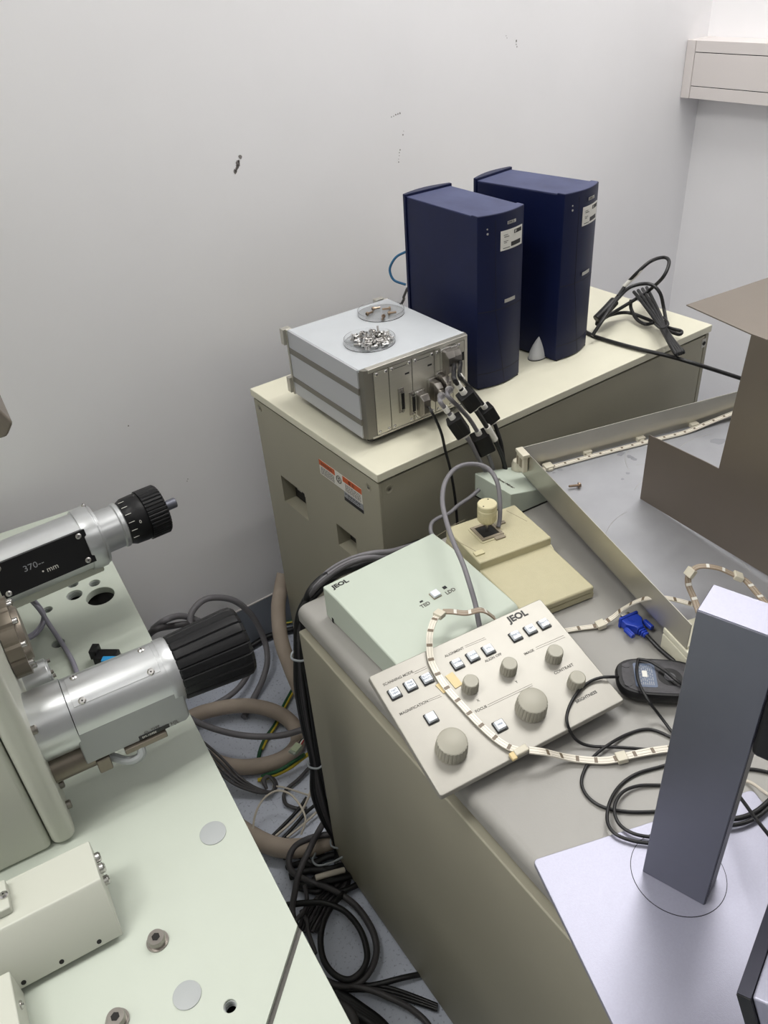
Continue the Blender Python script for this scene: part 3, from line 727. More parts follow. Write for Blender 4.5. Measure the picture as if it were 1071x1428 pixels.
# ------------------------------------------------------------------ aluminium tray
MT = frame((.2734, -.0953, .785), -.2973, .0158, .0298)
tr = thing('aluminium_tray', 'large scuffed aluminium tray lying open side up on the desk', 'tray', MT)
tL, tW, hW, th_ = .519, .62, .0575, .0016
MB().box(0, tW, -tL, 0, 0, th_*1.5).build('tray_floor', M_tray, tr)
MB().box(0, th_, -tL, 0, 0, hW).build('left_wall', M_trayw, tr, .0006)
MB().box(0, tW, -th_, 0, 0, hW).build('back_wall', M_trayw, tr, .0006)
MB().box(tW-th_, tW, -tL, 0, 0, hW).build('right_wall', M_trayw, tr, .0006)
MB().box(0, tW, -tL, -tL+th_, 0, .012).build('front_lip', M_trayw, tr, .0006)
# stains on the tray floor
m = MB()
for (x, y, s_) in ((781, 655, .010), (792, 648, .012), (884, 640, .010), (772, 659, .005), (866, 632, .014), (878, 637, .01), (875, 660, .006), (868, 668, .005), (1000, 615, .02), (1030, 640, .018)):
    p = loc(x, y, MT, th_*1.5); nn_ = 9
    poly = [(p.x+s_*math.cos(2*math.pi*i/nn_)*(.4+.6*random.random()), p.y+s_*math.sin(2*math.pi*i/nn_)*(.3+.5*random.random())) for i in range(nn_)]
    m.prism(poly, th_*1.5, th_*1.5+.0001)
m.build('water_stain', mat('stained_aluminium', (142, 144, 148), .5, .6), tr)
m = MB()
for k in range(16):
    cx_, cy_ = random.uniform(.06, .42), random.uniform(-.48, -.06); R_ = random.uniform(.04, .16); a0 = random.random()*6.28; da = random.uniform(.4, 1.4)
    P = [V((cx_+R_*math.cos(a0+da*i/10), cy_+R_*math.sin(a0+da*i/10), th_*1.5)) for i in range(11)]
    P = [p for p in P if .01 < p.x < .6 and -.51 < p.y < -.02]
    if len(P) > 3: m.tube(P, .0003, 4)
m.build('scratch', M_badge, tr)
# flat cable strip fixed along the back of the tray
st = thing('flat_cable', 'flat white cable strip clipped along the back wall of the tray', 'cable', MT @ T((0, 0, th_*1.5)))
ups = []; P = []
for (x, y, hz) in ((757, 655, .0), (800, 643, 0), (860, 627, 0), (915, 613, 0), (955, 603, .0), (990, 589, .004), (1030, 573, .012), (1071, 556, .02)):
    p = loc(x, y, MT, th_*1.5+.003+hz); P.append(V((p.x, p.y, .003+hz)))
S = spline(P); MB().ribbon(S, [V((0, 0, 1))]*len(S), .011, .0025).build('strip', M_strip, st)
m = MB(); L_ = 0; last = S[0]
for i in range(1, len(S)-1):
    L_ += (S[i]-last).length; last = S[i]
    if L_ > .021:
        L_ = 0; d = (S[i+1]-S[i-1]).normalized(); sd = d.cross(V((0, 0, 1))); MM = axes(S[i]+V((0, 0, .0013)), d, sd*-1, (0, 0, 1)); m.box(-.002, .002, -.002, .002, 0, .0004, MM)
m.build('contact_pad', M_copper, st)
m = MB(); P2 = [s+V((0, -.003, .0013)) for s in S]; m.tube(P2, .0003, 5); m.tube([s+V((0, .003, .0013)) for s in S], .0003, 5); m.build('conductor', M_copper, st)
for (x, y) in ((764, 652), (817, 631), (891, 612), (966, 593)):
    p = loc(x, y, MT, .004); 
    c = MB().box(-.009, .009, -.009, .009, 0, .009, T((p.x, p.y-.001, 0))).box(-.005, .005, -.013, -.009, 0, .006, T((p.x, p.y, 0))); c.build('clip', M_pcb, st, .0015)
# corner connector on the tray
q = loc(735, 640, axes(MT @ V((-.004, 0, 0)), MT.to_3x3() @ V((0, -1, 0)), MT.to_3x3() @ V((0, 0, 1)), MT.to_3x3() @ V((-1, 0, 0))))
cc = thing('edge_connector', 'cream plastic edge connector clipped on the tray corner', 'connector', MT @ T((-.005, -.012, .022)))
MB().box(-.007, .004, -.017, .012, -.004, .034).build('housing', M_pcb, cc, .0025, 3)
MB().box(-.009, .006, -.019, .013, .030, .037).build('cap', M_pcb, cc, .0015)
MB().box(-.0078, -.007, -.012, -.003, .006, .024).box(-.0078, -.007, .002, .008, .006, .024).build('slot', M_taupe, cc)
# screw on the tray
p = loc(803, 682, MT, th_*1.5)
o = MB().lathe([(0, .0045), (.004, .0045)], (0, 0, 0), (1, 0, 0), 6).lathe([(-.0012, .006), (.0002, .006)], (.0045, 0, 0), (1, 0, 0), 16).lathe([(.004, .0025), (.022, .0024), (.023, .0012)], (0, 0, 0), (1, 0, 0), 10).build('flanged_screw', M_brass)
o.matrix_world = MT @ T((p.x+.010, p.y+.000, th_*1.5+.0062)) @ Matrix.Rotation(rad(165), 4, 'Z'); tag(o, 'single bronze screw lying on the scuffed tray floor', 'screw')

# ------------------------------------------------------------------ bronze sheet bracket standing in the tray
fl = th_*1.5
a1 = MT @ loc(893, 695, MT, fl); a2 = MT @ loc(1071, 808, MT, fl)
ud = V((a2.x-a1.x, a2.y-a1.y, 0)).normalized(); nb = V((ud.y, -ud.x, 0)) 
MBk = axes(a1, ud, (0, 0, 1), nb)                     # x along sheet, y up, z = normal (towards the left)
if nb.dot(CAM-a1) < 0: nb = -nb; MBk = axes(a1, ud, (0, 0, 1), nb)
bk = thing('sheet_metal_bracket', 'tall bent bronze-coloured sheet bracket with a square notch, at the right edge', 'bracket', axes(a1, ud, nb, (0, 0, 1)) if ud.cross(nb).z > 0 else axes(a1, -ud, nb, (0, 0, 1)))
inv = bk.matrix_world.inverted()
def bp(px, py): return onplane(px, py, a1, nb)
pts = [bp(893, 695), bp(907, 607), bp(985.5, 646), bp(1003, 652), bp(1048, 467)]
topz = pts[4].z
K = [inv @ p for p in pts]
sx_ = 1 if K[2].x > 0 else -1
Lx = .42*sx_
zlow = K[1].z; zn = (K[2].z+K[3].z)/2
poly = [(0, 0), (0, zlow), (K[2].x, zn), (K[3].x, zn), (K[3].x+.0*sx_, zn), (K[4].x, K[4].z), (Lx, K[4].z), (Lx, 0)]
pp = []
for q_ in poly:
    if not pp or (V(q_)-V(pp[-1])).length > 1e-4: pp.append(q_)
MB().prism(pp, -.0008, .0008, axes((0, 0, 0), (1, 0, 0), (0, 0, 1), (0, -1, 0))).build('upright_sheet', M_brown, bk)
tc = inv @ at(957, 426, topz); te = inv @ at(1071, 388, topz); tf = inv @ at(1071, 474, topz)
d1 = (te-tc).normalized()*.36; xf = V((Lx, 0, K[4].z))
poly = [(tc.x, tc.y), (tc.x+d1.x, tc.y+d1.y), (Lx, d1.y), (Lx, 0), (K[4].x, 0)]
MB().prism(poly, K[4].z-.0005, K[4].z+.0012).build('top_flange', M_brown, bk)

# block beneath the tray's front corner
q = at(937, 891, DESK+.04)
o = thing('terminal_block', 'beige two-layer plastic block under the front corner of the tray', 'connector', frame((q.x, q.y-.006, DESK), rad(-17)))
MB().box(0, .09, -.03, .03, 0, .030).build('lower_body', M_ctop, o, .002); MB().box(0, .09, -.03, .03, .0315, .042).build('upper_body', M_ctop, o, .002)
MB().lathe([(0, .006), (.002, .004), (.008, .004), (.010, .006)], (.02, -.036, .010), (0, 0, 1), 16).build('thumb_nut', M_pcb, o)

# ------------------------------------------------------------------ control panel
MP = frame((-.3084, -.5496, .76), -.1515, .0276, .215)
cpn = thing('control_panel', 'pearl-beige microscope control panel with knobs and square keys', 'control panel', MP)
pL, pW = .2988, .2005
MB().prism(rrect(0, pL, 0, pW, .004), -.010, 0, top=rrect(.001, pL-.001, .001, pW-.001, .004)).build('face_plate', M_panel, cpn, .0015, 2)
# undercut body down to the desk
inv = MP.inverted()
lo = []
for x, y in ((.012, .02), (pL-.012, .02), (pL-.012, pW-.004), (.012, pW-.004)):
    wpt = MP @ V((x, y, -.010)); lo.append(wpt)
MB().hexa([V((x, y, -.0185)) if y < .1 else V((x, y, -.020)) for x, y in ((.006, .006), (pL-.006, .006), (pL-.006, pW-.004), (.006, pW-.004))],
          [V((x, y, -.010)) for x, y in ((.003, .003), (pL-.003, .003), (pL-.003, pW-.002), (.003, pW-.002))]).build('lower_shell', M_panel, cpn, .001)
for x in (.20, .27): 
    wpt = MP @ V((x, .03, -.018)); MB().cyl(inv @ wpt, inv @ V((wpt.x, wpt.y, DESK)), .008, seg=14).build('rubber_foot', M_black, cpn)
wpt = MP @ V((pL-.03, pW-.03, -.018)); MB().cyl(inv @ wpt, inv @ V((wpt.x, wpt.y, DESK)), .008, seg=14).build('rubber_foot', M_black, cpn)
wpt = MP @ V((.10, .07, -.018)); MB().cyl(inv @ wpt, inv @ V((wpt.x, wpt.y, DESK)), .008, seg=14).build('rubber_foot', M_black, cpn)
def pl(px, py, hz=0): p = loc(px, py, MP, hz); return p.x, p.y
keys = [(550.5, 965, 'FAST\nVIEW'), (572.5, 954, 'FINE\nVIEW'), (595.5, 944.5, 'SLOW\nPHOTO'), (601.5, 999, ''), (638, 924, 'WOBB'), (659.5, 913.5, 'ALIGN'), (681.5, 904, 'STIG'), (697.5, 1010, 'FINE'), (719.5, 885, 'FREEZE'), (740, 876, 'MEM'), (759, 868, 'PHOTO')]
for x, y, s_ in keys:
    a_, b2 = pl(x, y, .005); hk = .0072
    bz = MB().prism(rrect(a_-hk-.0014, a_+hk+.0014, b2-hk-.0018, b2+hk+.0012, .0006, 1), 0, .0016).build('key_bezel', M_black, cpn, .0003)
    MB().prism(rrect(a_-hk, a_+hk, b2-hk, b2+hk, .001, 2), .0, .006, top=rrect(a_-hk*.86, a_+hk*.86, b2-hk*.86, b2+hk*.86, .001, 2)).build('key_cap', M_key, bz, .0005)
    if s_:
        L2 = s_.split('\n')
        for i, l in enumerate(L2): text('key_lettering', l, .0042, a_, b2+(.001 if len(L2) > 1 else -.0012)-i*.0046, .0062, M_keyb, bz, align='CENTER', sx=.95)
def knob(px, py, r, hk, label=None):
    a_, b2 = pl(px, py, hk)
    m = MB(); m.lathe([(0, r*1.02), (.0008, r*1.08), (.0016, r*1.08)], (a_, b2, 0), (0, 0, 1), 32)
    k = m.build('knob_skirt', M_knob, cpn)
    m = MB(); m.lathe([(.0012, r*1.06), (hk*.55, r*1.04), (hk-.0015, r*.985)], (a_, b2, 0), (0, 0, 1), ribs=26 if r > .012 else 16, ribd=.0007)
    m.lathe([(hk-.003, r*.95), (hk-.0008, r*.95), (hk, r*.86)], (a_, b2, 0), (0, 0, 1), 36); m.build('knob', M_knob, k, smooth=25)
for x, y, r in ((657, 949, .0113), (711, 924.5, .0113), (775, 907, .0115), (806, 944, .0115)): knob(x, y, r, .019)
knob(631, 1033, .0205, .024); knob(743.5, 976, .0205, .024)
def ptx(s_, x, y, size, mt=None, bold=.00005, sx=1, rot=0):
    a_, b2 = pl(x, y); text('panel_lettering', s_, size, a_, b2, .0002, mt or M_inkg, cpn, bold=bold, sx=sx, rot=rot)
ptx('JEOL', 711.5, 868.5, .0152, M_ink, .0006, 1.05)
ptx('SCANNING MODE', 535, 957, .0058); ptx('MAGNIFICATION', 558, 998, .0058); ptx('ALIGNMENT', 621, 917, .0058); ptx('ALIGN OFF', 677, 924, .0058)
ptx('IMAGE', 732, 914, .0058); ptx('CONTRAST', 774, 941, .0064); ptx('BRIGHTNESS', 804, 981, .0064, M_ink); ptx('FOCUS', 664, 994, .0058); ptx('X', 666, 979, .0055); ptx('Y', 720, 953, .0055)
m = MB()
for (xa, ya_, xb, yb2) in ((576, 938, 594, 929.5), (578, 940, 596, 931.5), (648, 901, 676, 889), (649, 903, 678, 891), (747, 903, 786, 886), (748, 905.5, 788, 888.5), (597, 976, 614, 969), (598, 978, 616, 971), (680, 983, 742, 953.5), (681, 985.5, 743, 956)):
    a1_ = V((*pl(xa, ya_), .0001)); a2_ = V((*pl(xb, yb2), .0001)); MB().tube([a1_, a2_], .00022, 4).build('printed_line', M_inkg, cpn)
tp = MB().box(-.0065, .0065, -.012, .012, .0005, .0012, T((*pl(633, 949), 0)) @ Matrix.Rotation(.1, 4, 'Z')).build('yellow_tape', M_tape, cpn)
tp2 = MB().box(-.007, .006, -.0085, .0085, .0005, .0012, T((*pl(618, 958), 0)) @ Matrix.Rotation(.2, 4, 'Z')).build('yellow_tape', M_tape, cpn)

# ------------------------------------------------------------------ loose flat cable over mint box, panel and desk
def flat(name, pts, label, group=None, w=.010, mt=None, clips=(), twist=None, par=None):
    S = spline(pts); o0 = S[0].copy(); t = par or thing(name, label, 'cable', T(o0), group); iv = t.matrix_world.inverted() if par is None else T(-par.location)
    iv = T(-o0) if par is None else iv
    S = [iv @ s for s in S]; ups = [V((0, 0, 1))]*len(S)
    if twist: ups = [V(twist).normalized()]*len(S)
    MB().ribbon(S, ups, w, .0022).build('strip', mt or M_strip, t)
    m = MB(); L_ = 0; last = S[0]; m2 = MB()
    for i in range(1, len(S)-1):
        L_ += (S[i]-last).length; last = S[i]
        d = (S[i+1]-S[i-1]).normalized(); sd = d.cross(ups[i])
        if sd.length < .05: continue
        sd.normalize(); un_ = sd.cross(d)
        if L_ > .022:
            L_ = 0; MM = axes(S[i]+un_*.0011, d, sd*-1, un_); m.box(-.0022, .0022, -.0042, .0042, 0, .0004, MM)
    if m.bm.verts: m.build('contact_pad', M_copper if mt is None else M_label, t)
    for sgn in (-1, 1):
        pp_ = []
        for i in range(len(S)):
            d = (S[min(i+1, len(S)-1)]-S[max(i-1, 0)]).normalized(); sd = d.cross(ups[i])
            if sd.length < .05: continue
            sd.normalize(); pp_.append(S[i]+sd*sgn*.0022*w/.010+sd.cross(d)*.0011)
        if len(pp_) > 2: MB().tube(pp_, .00035, 5).build('conductor', M_cond, t)
    for c in clips:
        i = min(range(len(S)), key=lambda k: (S[k]-iv @ V(c)).length); d = (S[min(i+1, len(S)-1)]-S[max(i-1, 0)]).normalized(); sd = d.cross(V((0, 0, 1))).normalized()
        MB().box(-.007, .007, -.0075, .0075, -.004, .0045, axes(S[i], d, sd*-1, sd.cross(d))).build('clip', M_pcb, t, .0012)
    return t
def onp(px, py, hz=.002): return MP @ loc(px, py, MP, hz)
flat('flat_cable', [onp(690, 862, -.004), onp(672, 858, .006)+V((0, 0, .01)), at(650, 855, .822), at(630, 853, .826), at(617, 853, .824)], 'brown-backed end of a flat cable lying over the mint box', mt=M_stripb)
flat('flat_cable', [at(617, 853, .824), at(606, 864, .826), at(600, 882, .824), onp(599, 900, .010), onp(601, 920, .006), onp(609, 938, .004), onp(621, 957, .0035), onp(641, 980, .0035), onp(668, 1009, .0035), onp(690, 1029, .0035), onp(708, 1041, .004), onp(722, 1046, .005)],
     'flat white cable strip curving down across the control panel face', clips=(at(612, 857, .824),), w=.0095)
q = onp(727, 1047, .004)
cn = thing('cable_joint', 'cream plastic joint clip at the front edge of the control panel', 'connector', axes(q, MP.to_3x3() @ V((1, 0, 0)), MP.to_3x3() @ V((0, 1, 0)), MP.to_3x3() @ V((0, 0, 1))))
MB().box(-.011, .009, -.005, .005, -.003, .005).build('housing', M_pcb, cn, .002); MB().box(-.018, -.010, -.007, .004, -.003, .003).build('latch', M_tape, cn, .0015)
flat('flat_cable', [onp(738, 1046, .006), at(760, 1049, .765), at(790, 1056, .746), at(820, 1060, .741), at(850, 1060, .741), at(885, 1052, .744), at(925, 1045, .744), at(960, 1043, .742)],
     'flat white cable strip on the desk in front of the control panel', clips=(at(869, 1057, .744),), w=.0105)
flat('flat_cable', [at(785, 880, .738), at(810, 876, .739), at(835, 872, .741), at(855, 861, .75), at(868, 850, .765), at(885, 840, .785), at(905, 834, .80), at(928, 834, .805), at(948, 838, .80), at(966, 843, .798)],
     'flat white cable strip rising from the desk to the tray, behind the blue plug', clips=(at(837, 871, .742),), w=.0085)
flat('flat_cable', [at(975, 855, .80), at(968, 835, .808), at(960, 815, .822), at(962, 800, .838), at(975, 790, .85), at(1000, 792, .85), at(1022, 801, .842), at(1040, 810, .834), at(1058, 830, .83), at(1071, 845, .83)],
     'flat brownish cable strip arching up over the tray behind the grey column', clips=(at(1028, 806, .838), at(966, 800, .836)), w=.0095, mt=M_stripb)
# ------------------------------------------------------------------ VGA plug, mouse, black cords
c1, c2 = at(866, 868, DESK+.012), at(896, 895, DESK+.012)
c0 = at(885, 880, DESK); dv = (c2-c1); yw_ = math.atan2(dv.y, dv.x)
vg = thing('vga_connector', 'bright blue monitor plug with two thumb screws on the desk', 'connector', frame((c0.x, c0.y, DESK), yw_))
MB().prism([(-.018, -.016), (-.004, -.016), (.006, -.008), (.012, -.006), (.012, .006), (.006, .008), (-.004, .016), (-.018, .016)], .004, .019).build('hood', M_vga, vg, .002)
MB().box(-.0195, -.015, -.0175, .0175, .002, .021).build('front_flange', M_vga, vg, .001)
MB().prism(rrect(-.009, .009, .005, .017, .003), .0195, .026, axes((0, 0, 0), (0, 1, 0), (0, 0, 1), (-1, 0, 0))).build('metal_shell', M_steel, vg)
for s_ in (-1, 1):
    MB().cyl((-.0225, s_*.0145, .0115), (-.018, s_*.0145, .0115), .0018, seg=8).build('screw_tip', M_steel, vg)
    MB().lathe([(0, .003), (.002, .0045), (.018, .0045), (.019, .004)], (-.002, s_*.0185, .0115), (1, 0, 0), ribs=10, ribd=.0006).build('thumb_screw', M_vga, vg)
for k in range(4): MB().prism(rrect(-.0068+.0007*k, .0068-.0007*k, .0115-.0058+.0006*k, .0115+.0058-.0006*k, .002), -.0125-.0042*k, -.0098-.0042*k, axes((0, 0, 0), (0, 1, 0), (0, 0, 1), (-1, 0, 0))).build('strain_rib', M_vga, vg)
m = MB().tube([V((.008, 0, .0115)), V((.026, 0, .0115))], .004, 10); m.build('cord_core', M_vga, vg)
P = [V((.026, 0, .0115)), V((.036, .0, .0105)), V((.055, .001, .007)), V((.085, .004, .005)), V((.13, .01, .005))]
MB().tube(spline(P), .0034).build('cord', M_blackc, vg)
for k in range(5): MB().box(-.014+.0*k, -.002, -.006+.003*k-.0004, -.006+.003*k+.0004, .019, .0194).build('grip_ridge', M_vga, vg)

ma, mbb = at(857, 953, DESK+.015), at(950, 958, DESK+.015)
dv = mbb-ma; yw_ = math.atan2(dv.y, dv.x)
lft = V((-math.sin(yw_), math.cos(yw_), 0)); 
o_ = at(857, 952, DESK+.012)
mo = thing('computer_mouse', 'black optical mouse lying upside down beside the blue plug', 'mouse', frame((o_.x, o_.y, DESK), yw_))
nS = 40
def mshape(s_, sx0, Lm=.120, Wm_=.074):
    out = []
    for i in range(nS):
        a = 2*math.pi*i/nS; ca, sa = math.cos(a), math.sin(a); e = .62
        out.append((Lm/2+(Lm/2)*s_*math.copysign(abs(ca)**e, ca), (Wm_/2)*s_*math.copysign(abs(sa)**e, sa)))
    return out
m = MB(); rings = []
for hz, s_ in ((0.0, .55), (.006, .80), (.014, .95), (.021, 1.0), (.026, .985), (.029, .95)):
    rings.append([m.bm.verts.new((x, y, hz)) for x, y in mshape(s_, 0)])
for k in range(len(rings)-1):
    for i in range(nS): m.bm.faces.new((rings[k][i], rings[k][(i+1) % nS], rings[k+1][(i+1) % nS], rings[k+1][i]))
m.bm.faces.new(rings[0][::-1]); m.bm.faces.new(rings[-1]); m.build('shell', M_black, mo)
MB().prism(mshape(.86, 0), .029, .0298).build('base_plate', M_mouse, mo, .0004)
lbm = MB().prism(rrect(.026, .056, -.022, .024, .003), .0298, .0302).build('rating_label', M_mlabel, mo)
m = MB()
for k in range(9):
    y0_ = -.018
    while y0_ < .018:
        L2 = random.uniform(.002, .007); m.box(.028+k*.0028, .0292+k*.0028, y0_, min(y0_+L2, .020), .0302, .0303); y0_ += L2+.0022
m.build('fine_print', M_silvprint, lbm)
MB().box(.037, .044, -.003, .009, .0303, .0306).build('white_sticker', M_label, lbm)
MB().lathe([(0, .017), (.0008, .017)], (.075, 0, .0292), (0, 0, 1), 32).build('sensor_ring', M_black, mo)
MB().lathe([(0, .008), (.0008, .008)], (.075, 0, .0298), (0, 0, 1), 24).build('sensor_window', mat('sensor_grey', (80, 80, 84), .3), mo)
for x, y in ((.016, .018), (.016, -.018)): MB().prism([(x+.006*math.cos(a*.6), y+.0045*math.sin(a*.6)) for a in range(10)], .0298, .0303).build('glide_pad', M_mouse, mo)
cr_ = .0022
Zd = DESK+.003
def cord(path, label, r=cr_, mt=None): return cable('black_cord', path, r, mt or M_blackc, label)
cord([(866, 944, DESK+.018), (853, 944, DESK+.045), onp(838, 945, .005), onp(822, 951, .004), onp(805, 966, .004), onp(793, 988, .004), onp(791, 1008, .005), (802, 1030, DESK+.014), (822, 1040, Zd+.002), (860, 1042, Zd+.004), (900, 1045, Zd+.004), (940, 1049, Zd+.004), (975, 1052, Zd+.002)],
     'black mouse cord curving over the right end of the control panel')
cord([(960, 1045, Zd), (935, 1028, Zd), (905, 1017, Zd), (875, 1024, Zd), (845, 1041, Zd+.006), (822, 1062, Zd), (811, 1088, Zd), (818, 1109, Zd), (840, 1125, Zd), (875, 1132, Zd), (912, 1132, Zd), (950, 1130, Zd)],
     'large outer loop of black cord on the desk left of the grey column')
cord([(950, 1060, Zd), (922, 1069, Zd), (888, 1079, Zd), (864, 1096, Zd), (850, 1120, Zd+.006), (847, 1145, Zd+.008), (857, 1162, Zd+.010), (880, 1172, Zd+.010), (905, 1176, Zd+.010), (940, 1178, Zd+.010)],
     'tight lower loop of black cord at the edge of the silver base')
cord([(955, 1095, Zd), (920, 1095, Zd), (890, 1096, Zd+.002), (868, 1105, Zd+.006), (857, 1125, Zd+.010), (862, 1147, Zd+.008), (880, 1161, Zd+.010), (905, 1167, Zd+.010), (940, 1168, Zd+.010)],
     'inner small loop of black cord beside the grey column')
cord([(890, 919, DESK+.034), (905, 922, DESK+.036), (925, 934, DESK+.036), (945, 950, DESK+.036), (970, 968, DESK+.02)], 'black cord lying diagonally across the upturned mouse')
cord([(890, 919, DESK+.034), (888, 935, DESK+.036), (892, 955, DESK+.036), (905, 978, DESK+.032), (920, 998, DESK+.012), (938, 1022, Zd), (955, 1045, Zd)], 'black cord running down off the mouse towards the grey column')
cord([(1005, 1142, Zd+.012), (1030, 1141, Zd+.012), (1052, 1133, Zd+.012), (1071, 1118, Zd+.012), (1090, 1098, Zd+.012)], 'thick black cord resting on the silver base right of the column', .0032)
cord([(1005, 1151, Zd+.012), (1032, 1149, Zd+.012), (1055, 1140, Zd+.012), (1075, 1124, Zd+.012), (1095, 1105, Zd+.010)], 'second black cord resting on the silver base right of the column', .0026)
cord([(1020, 1095, .78), (1036, 1117, .79), (1055, 1143, .80), (1075, 1168, .81), (1100, 1198, .82)], 'black cord crossing diagonally in front of the silver base', .0022)
cord([(1030, 1073, Zd), (1050, 1073, Zd), (1071, 1077, Zd), (1100, 1085, Zd)], 'short black cord on the desk beneath the black mount', .0024)
cable('white_cord', [(1030, 1086, Zd+.0), (1048, 1092, Zd+.003), (1065, 1104, Zd+.014), (1085, 1118, Zd+.015)], .0022, M_whitec, 'thin white cord right of the grey column')

# ------------------------------------------------------------------ monitor stand
YS_ = math.atan2(-.729+.6759, -.1257+.2712)
Bc = at(743, 1199, .743); MS = frame((Bc.x, Bc.y, DESK), YS_)
ms = thing('monitor_stand', 'silver display stand with a square base and grey upright column', 'stand', MS)
eR = MS.inverted() @ at(1049, 1100, .743)
bwid = max(.25, eR.x)
MB().prism(rrect(0, bwid, -.24, 0, .006), 0.001, .008).build('base_plate', M_sand, ms, .001)
MB().prism(rrect(.008, bwid-.008, -.232, -.008, .006), 0, .0012).build('rubber_pad', M_black, ms)
nk = at(895.6, 1215.4, .743); nk2 = at(981.6, 1263, .743); yN = math.atan2(nk2.y-nk.y, nk2.x-nk.x)
hN = 1.150-.743
cc_ = loc(947, 1226, MS, .008)
rr_ = (at(1014, 1240, .743)-at(880, 1194, .743)).length/2
cc_ = (MS.inverted() @ ((at(1014, 1240, .743)+at(880, 1194, .743))/2))
m = MB(); m.lathe([(0, rr_), (.0003, rr_)], (cc_.x, cc_.y, .008), (0, 0, 1), 64); m.build('swivel_gap', M_black, ms)
m = MB(); m.lathe([(0, rr_-.0008), (.0004, rr_-.0008)], (cc_.x, cc_.y, .008), (0, 0, 1), 64); sd_ = m.build('swivel_disc', M_sand, ms)
MN = MS.inverted() @ frame((nk.x, nk.y, .743), yN)
wN, dN = .0718, .0420
MB().box(0, wN, 0, dN, 0, hN, MN).build('column', M_gun, ms, .0012)
MB().box(.001, wN-.001, .001, dN-.001, hN, hN+.0008, MN).build('column_top', M_sand, ms)
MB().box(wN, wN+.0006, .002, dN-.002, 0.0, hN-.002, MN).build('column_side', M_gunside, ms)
MB().box(wN+.001, wN+.050, -.004, .075, .265, .345, MN).build('tilt_mount', M_black, ms, .006, 3)
MB().box(wN+.045, wN+.060, -.03, .09, .255, .40, MN).build('mount_plate', M_black, ms, .003)

# silver block near the camera at the lower right corner
dd = .70
def nr(px, py, k=dd): return CAM + ray(px, py)*k
K1 = nr(1048, 1393); sc_ = dd/.62
av = (nr(1071, 1325, .645*sc_)-K1).normalized(); bv = (nr(1075, 1406, .61*sc_)-K1).normalized(); bv = (bv-av*bv.dot(av)).normalized()
MK = axes(K1, av, -bv, av.cross(-bv))
if MK.to_3x3().col[2].z < 0: MK = axes(K1, -bv, av, (-bv).cross(av))
mk = thing('display_pedestal', 'blurred silver pedestal block with a dark side at the bottom right corner', 'pedestal', MK)
e_a = (MK.to_3x3().inverted() @ av); e_b = (MK.to_3x3().inverted() @ bv); e_c = V((0, 0, -1)); tw_ = .0125
def kp(a, b, c): return e_a*a+e_b*b+e_c*c
MB().hexa([kp(.001, 0, .13), kp(.16, 0, .13), kp(.16, .10, .13), kp(.001, .10, .13)], [kp(.001, 0, 0), kp(.16, 0, 0), kp(.16, .10, 0), kp(.001, .10, 0)]).build('silver_block', M_sand, mk, .0025, 3)
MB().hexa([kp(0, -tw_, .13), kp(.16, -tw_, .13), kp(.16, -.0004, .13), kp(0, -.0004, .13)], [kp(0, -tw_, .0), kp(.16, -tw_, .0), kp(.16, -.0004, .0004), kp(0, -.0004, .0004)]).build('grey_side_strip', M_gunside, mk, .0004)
MB().hexa([kp(-.0012, -tw_, .13), kp(.0, -tw_, .13), kp(.0, -.0006, .13), kp(-.0012, -.0006, .13)], [kp(-.0012, -tw_, .001), kp(0, -tw_, .001), kp(0, -.0006, .001), kp(-.0012, -.0006, .001)]).build('black_end', M_black, mk)

# ------------------------------------------------------------------ microscope table
UP = V((.994, -.1085, 0)).normalized(); VP_ = V((.1085, .994, 0)).normalized()
MQ = axes(at(415, 1290, PLAT), UP, VP_, (0, 0, 1)); Qi = MQ.inverted()
tb = thing('microscope_table', 'pale green enamelled steel table plate carrying the microscope', 'table', axes(V((MQ.translation.x, MQ.translation.y, 0)), UP, VP_, (0, 0, 1)))
Ti = tb.matrix_world.inverted()
bc = Ti @ at(117, 705, PLAT); s1 = Ti @ at(415, 1290, PLAT); s2 = Ti @ at(369, 1434, PLAT)
dsl = (s2-s1).normalized(); s3 = s1+dsl*.5
poly = [(s3.x, s3.y), (s1.x, s1.y), (bc.x, bc.y), (-1.0, bc.y), (-1.0, s3.y)]
pt = MB().prism(poly, PLAT-.014, PLAT).build('table_plate', M_plat, tb)
# drilled holes
cut = MB()
hl = [(139.7, 831, 20, .06), (103.6, 829.5, 11, .03), (101.4, 814.3, 7.8, .03), (131.6, 812.8, 7.8, .03), (66, 850, 7, .03), (81, 897, 9, .03), (320.7, 1402.6, 9.5, .05)]
ring = []
for x, y, hw, dep in hl:
    c = Ti @ at(x, y, PLAT); r = (at(x+hw, y, PLAT)-at(x-hw, y, PLAT)).length/2; r = r*.93
    cut.lathe([(0, r), (dep+.01, r)], (c.x, c.y, PLAT-dep), (0, 0, 1), 40); ring.append((c, r, dep))
co = cut.build('cutter', M_dark, tb)
bo = pt.modifiers.new('holes', 'BOOLEAN'); bo.object = co; bo.operation = 'DIFFERENCE'; bo.solver = 'EXACT'
bpy.context.view_layer.update()
dg = bpy.context.evaluated_depsgraph_get(); nm = D.meshes.new_from_object(pt.evaluated_get(dg)); pt.modifiers.clear(); pt.data = nm; nm.name = 'table_plate'
D.objects.remove(co)
for p in nm.polygons: p.use_smooth = False
b = pt.modifiers.new('bevel', 'BEVEL'); b.width = .0012; b.segments = 2; b.limit_method = 'ANGLE'; b.angle_limit = rad(50)
for c, r, dep in ring[1:]:
    m = MB()
    for k in range(4): m.tube([V((c.x+(r-.0002)*math.cos(a*math.pi/12), c.y+(r-.0002)*math.sin(a*math.pi/12), PLAT-.004-.0035*k)) for a in range(25)], .0007, 5)
    m.build('thread', M_cap, tb)
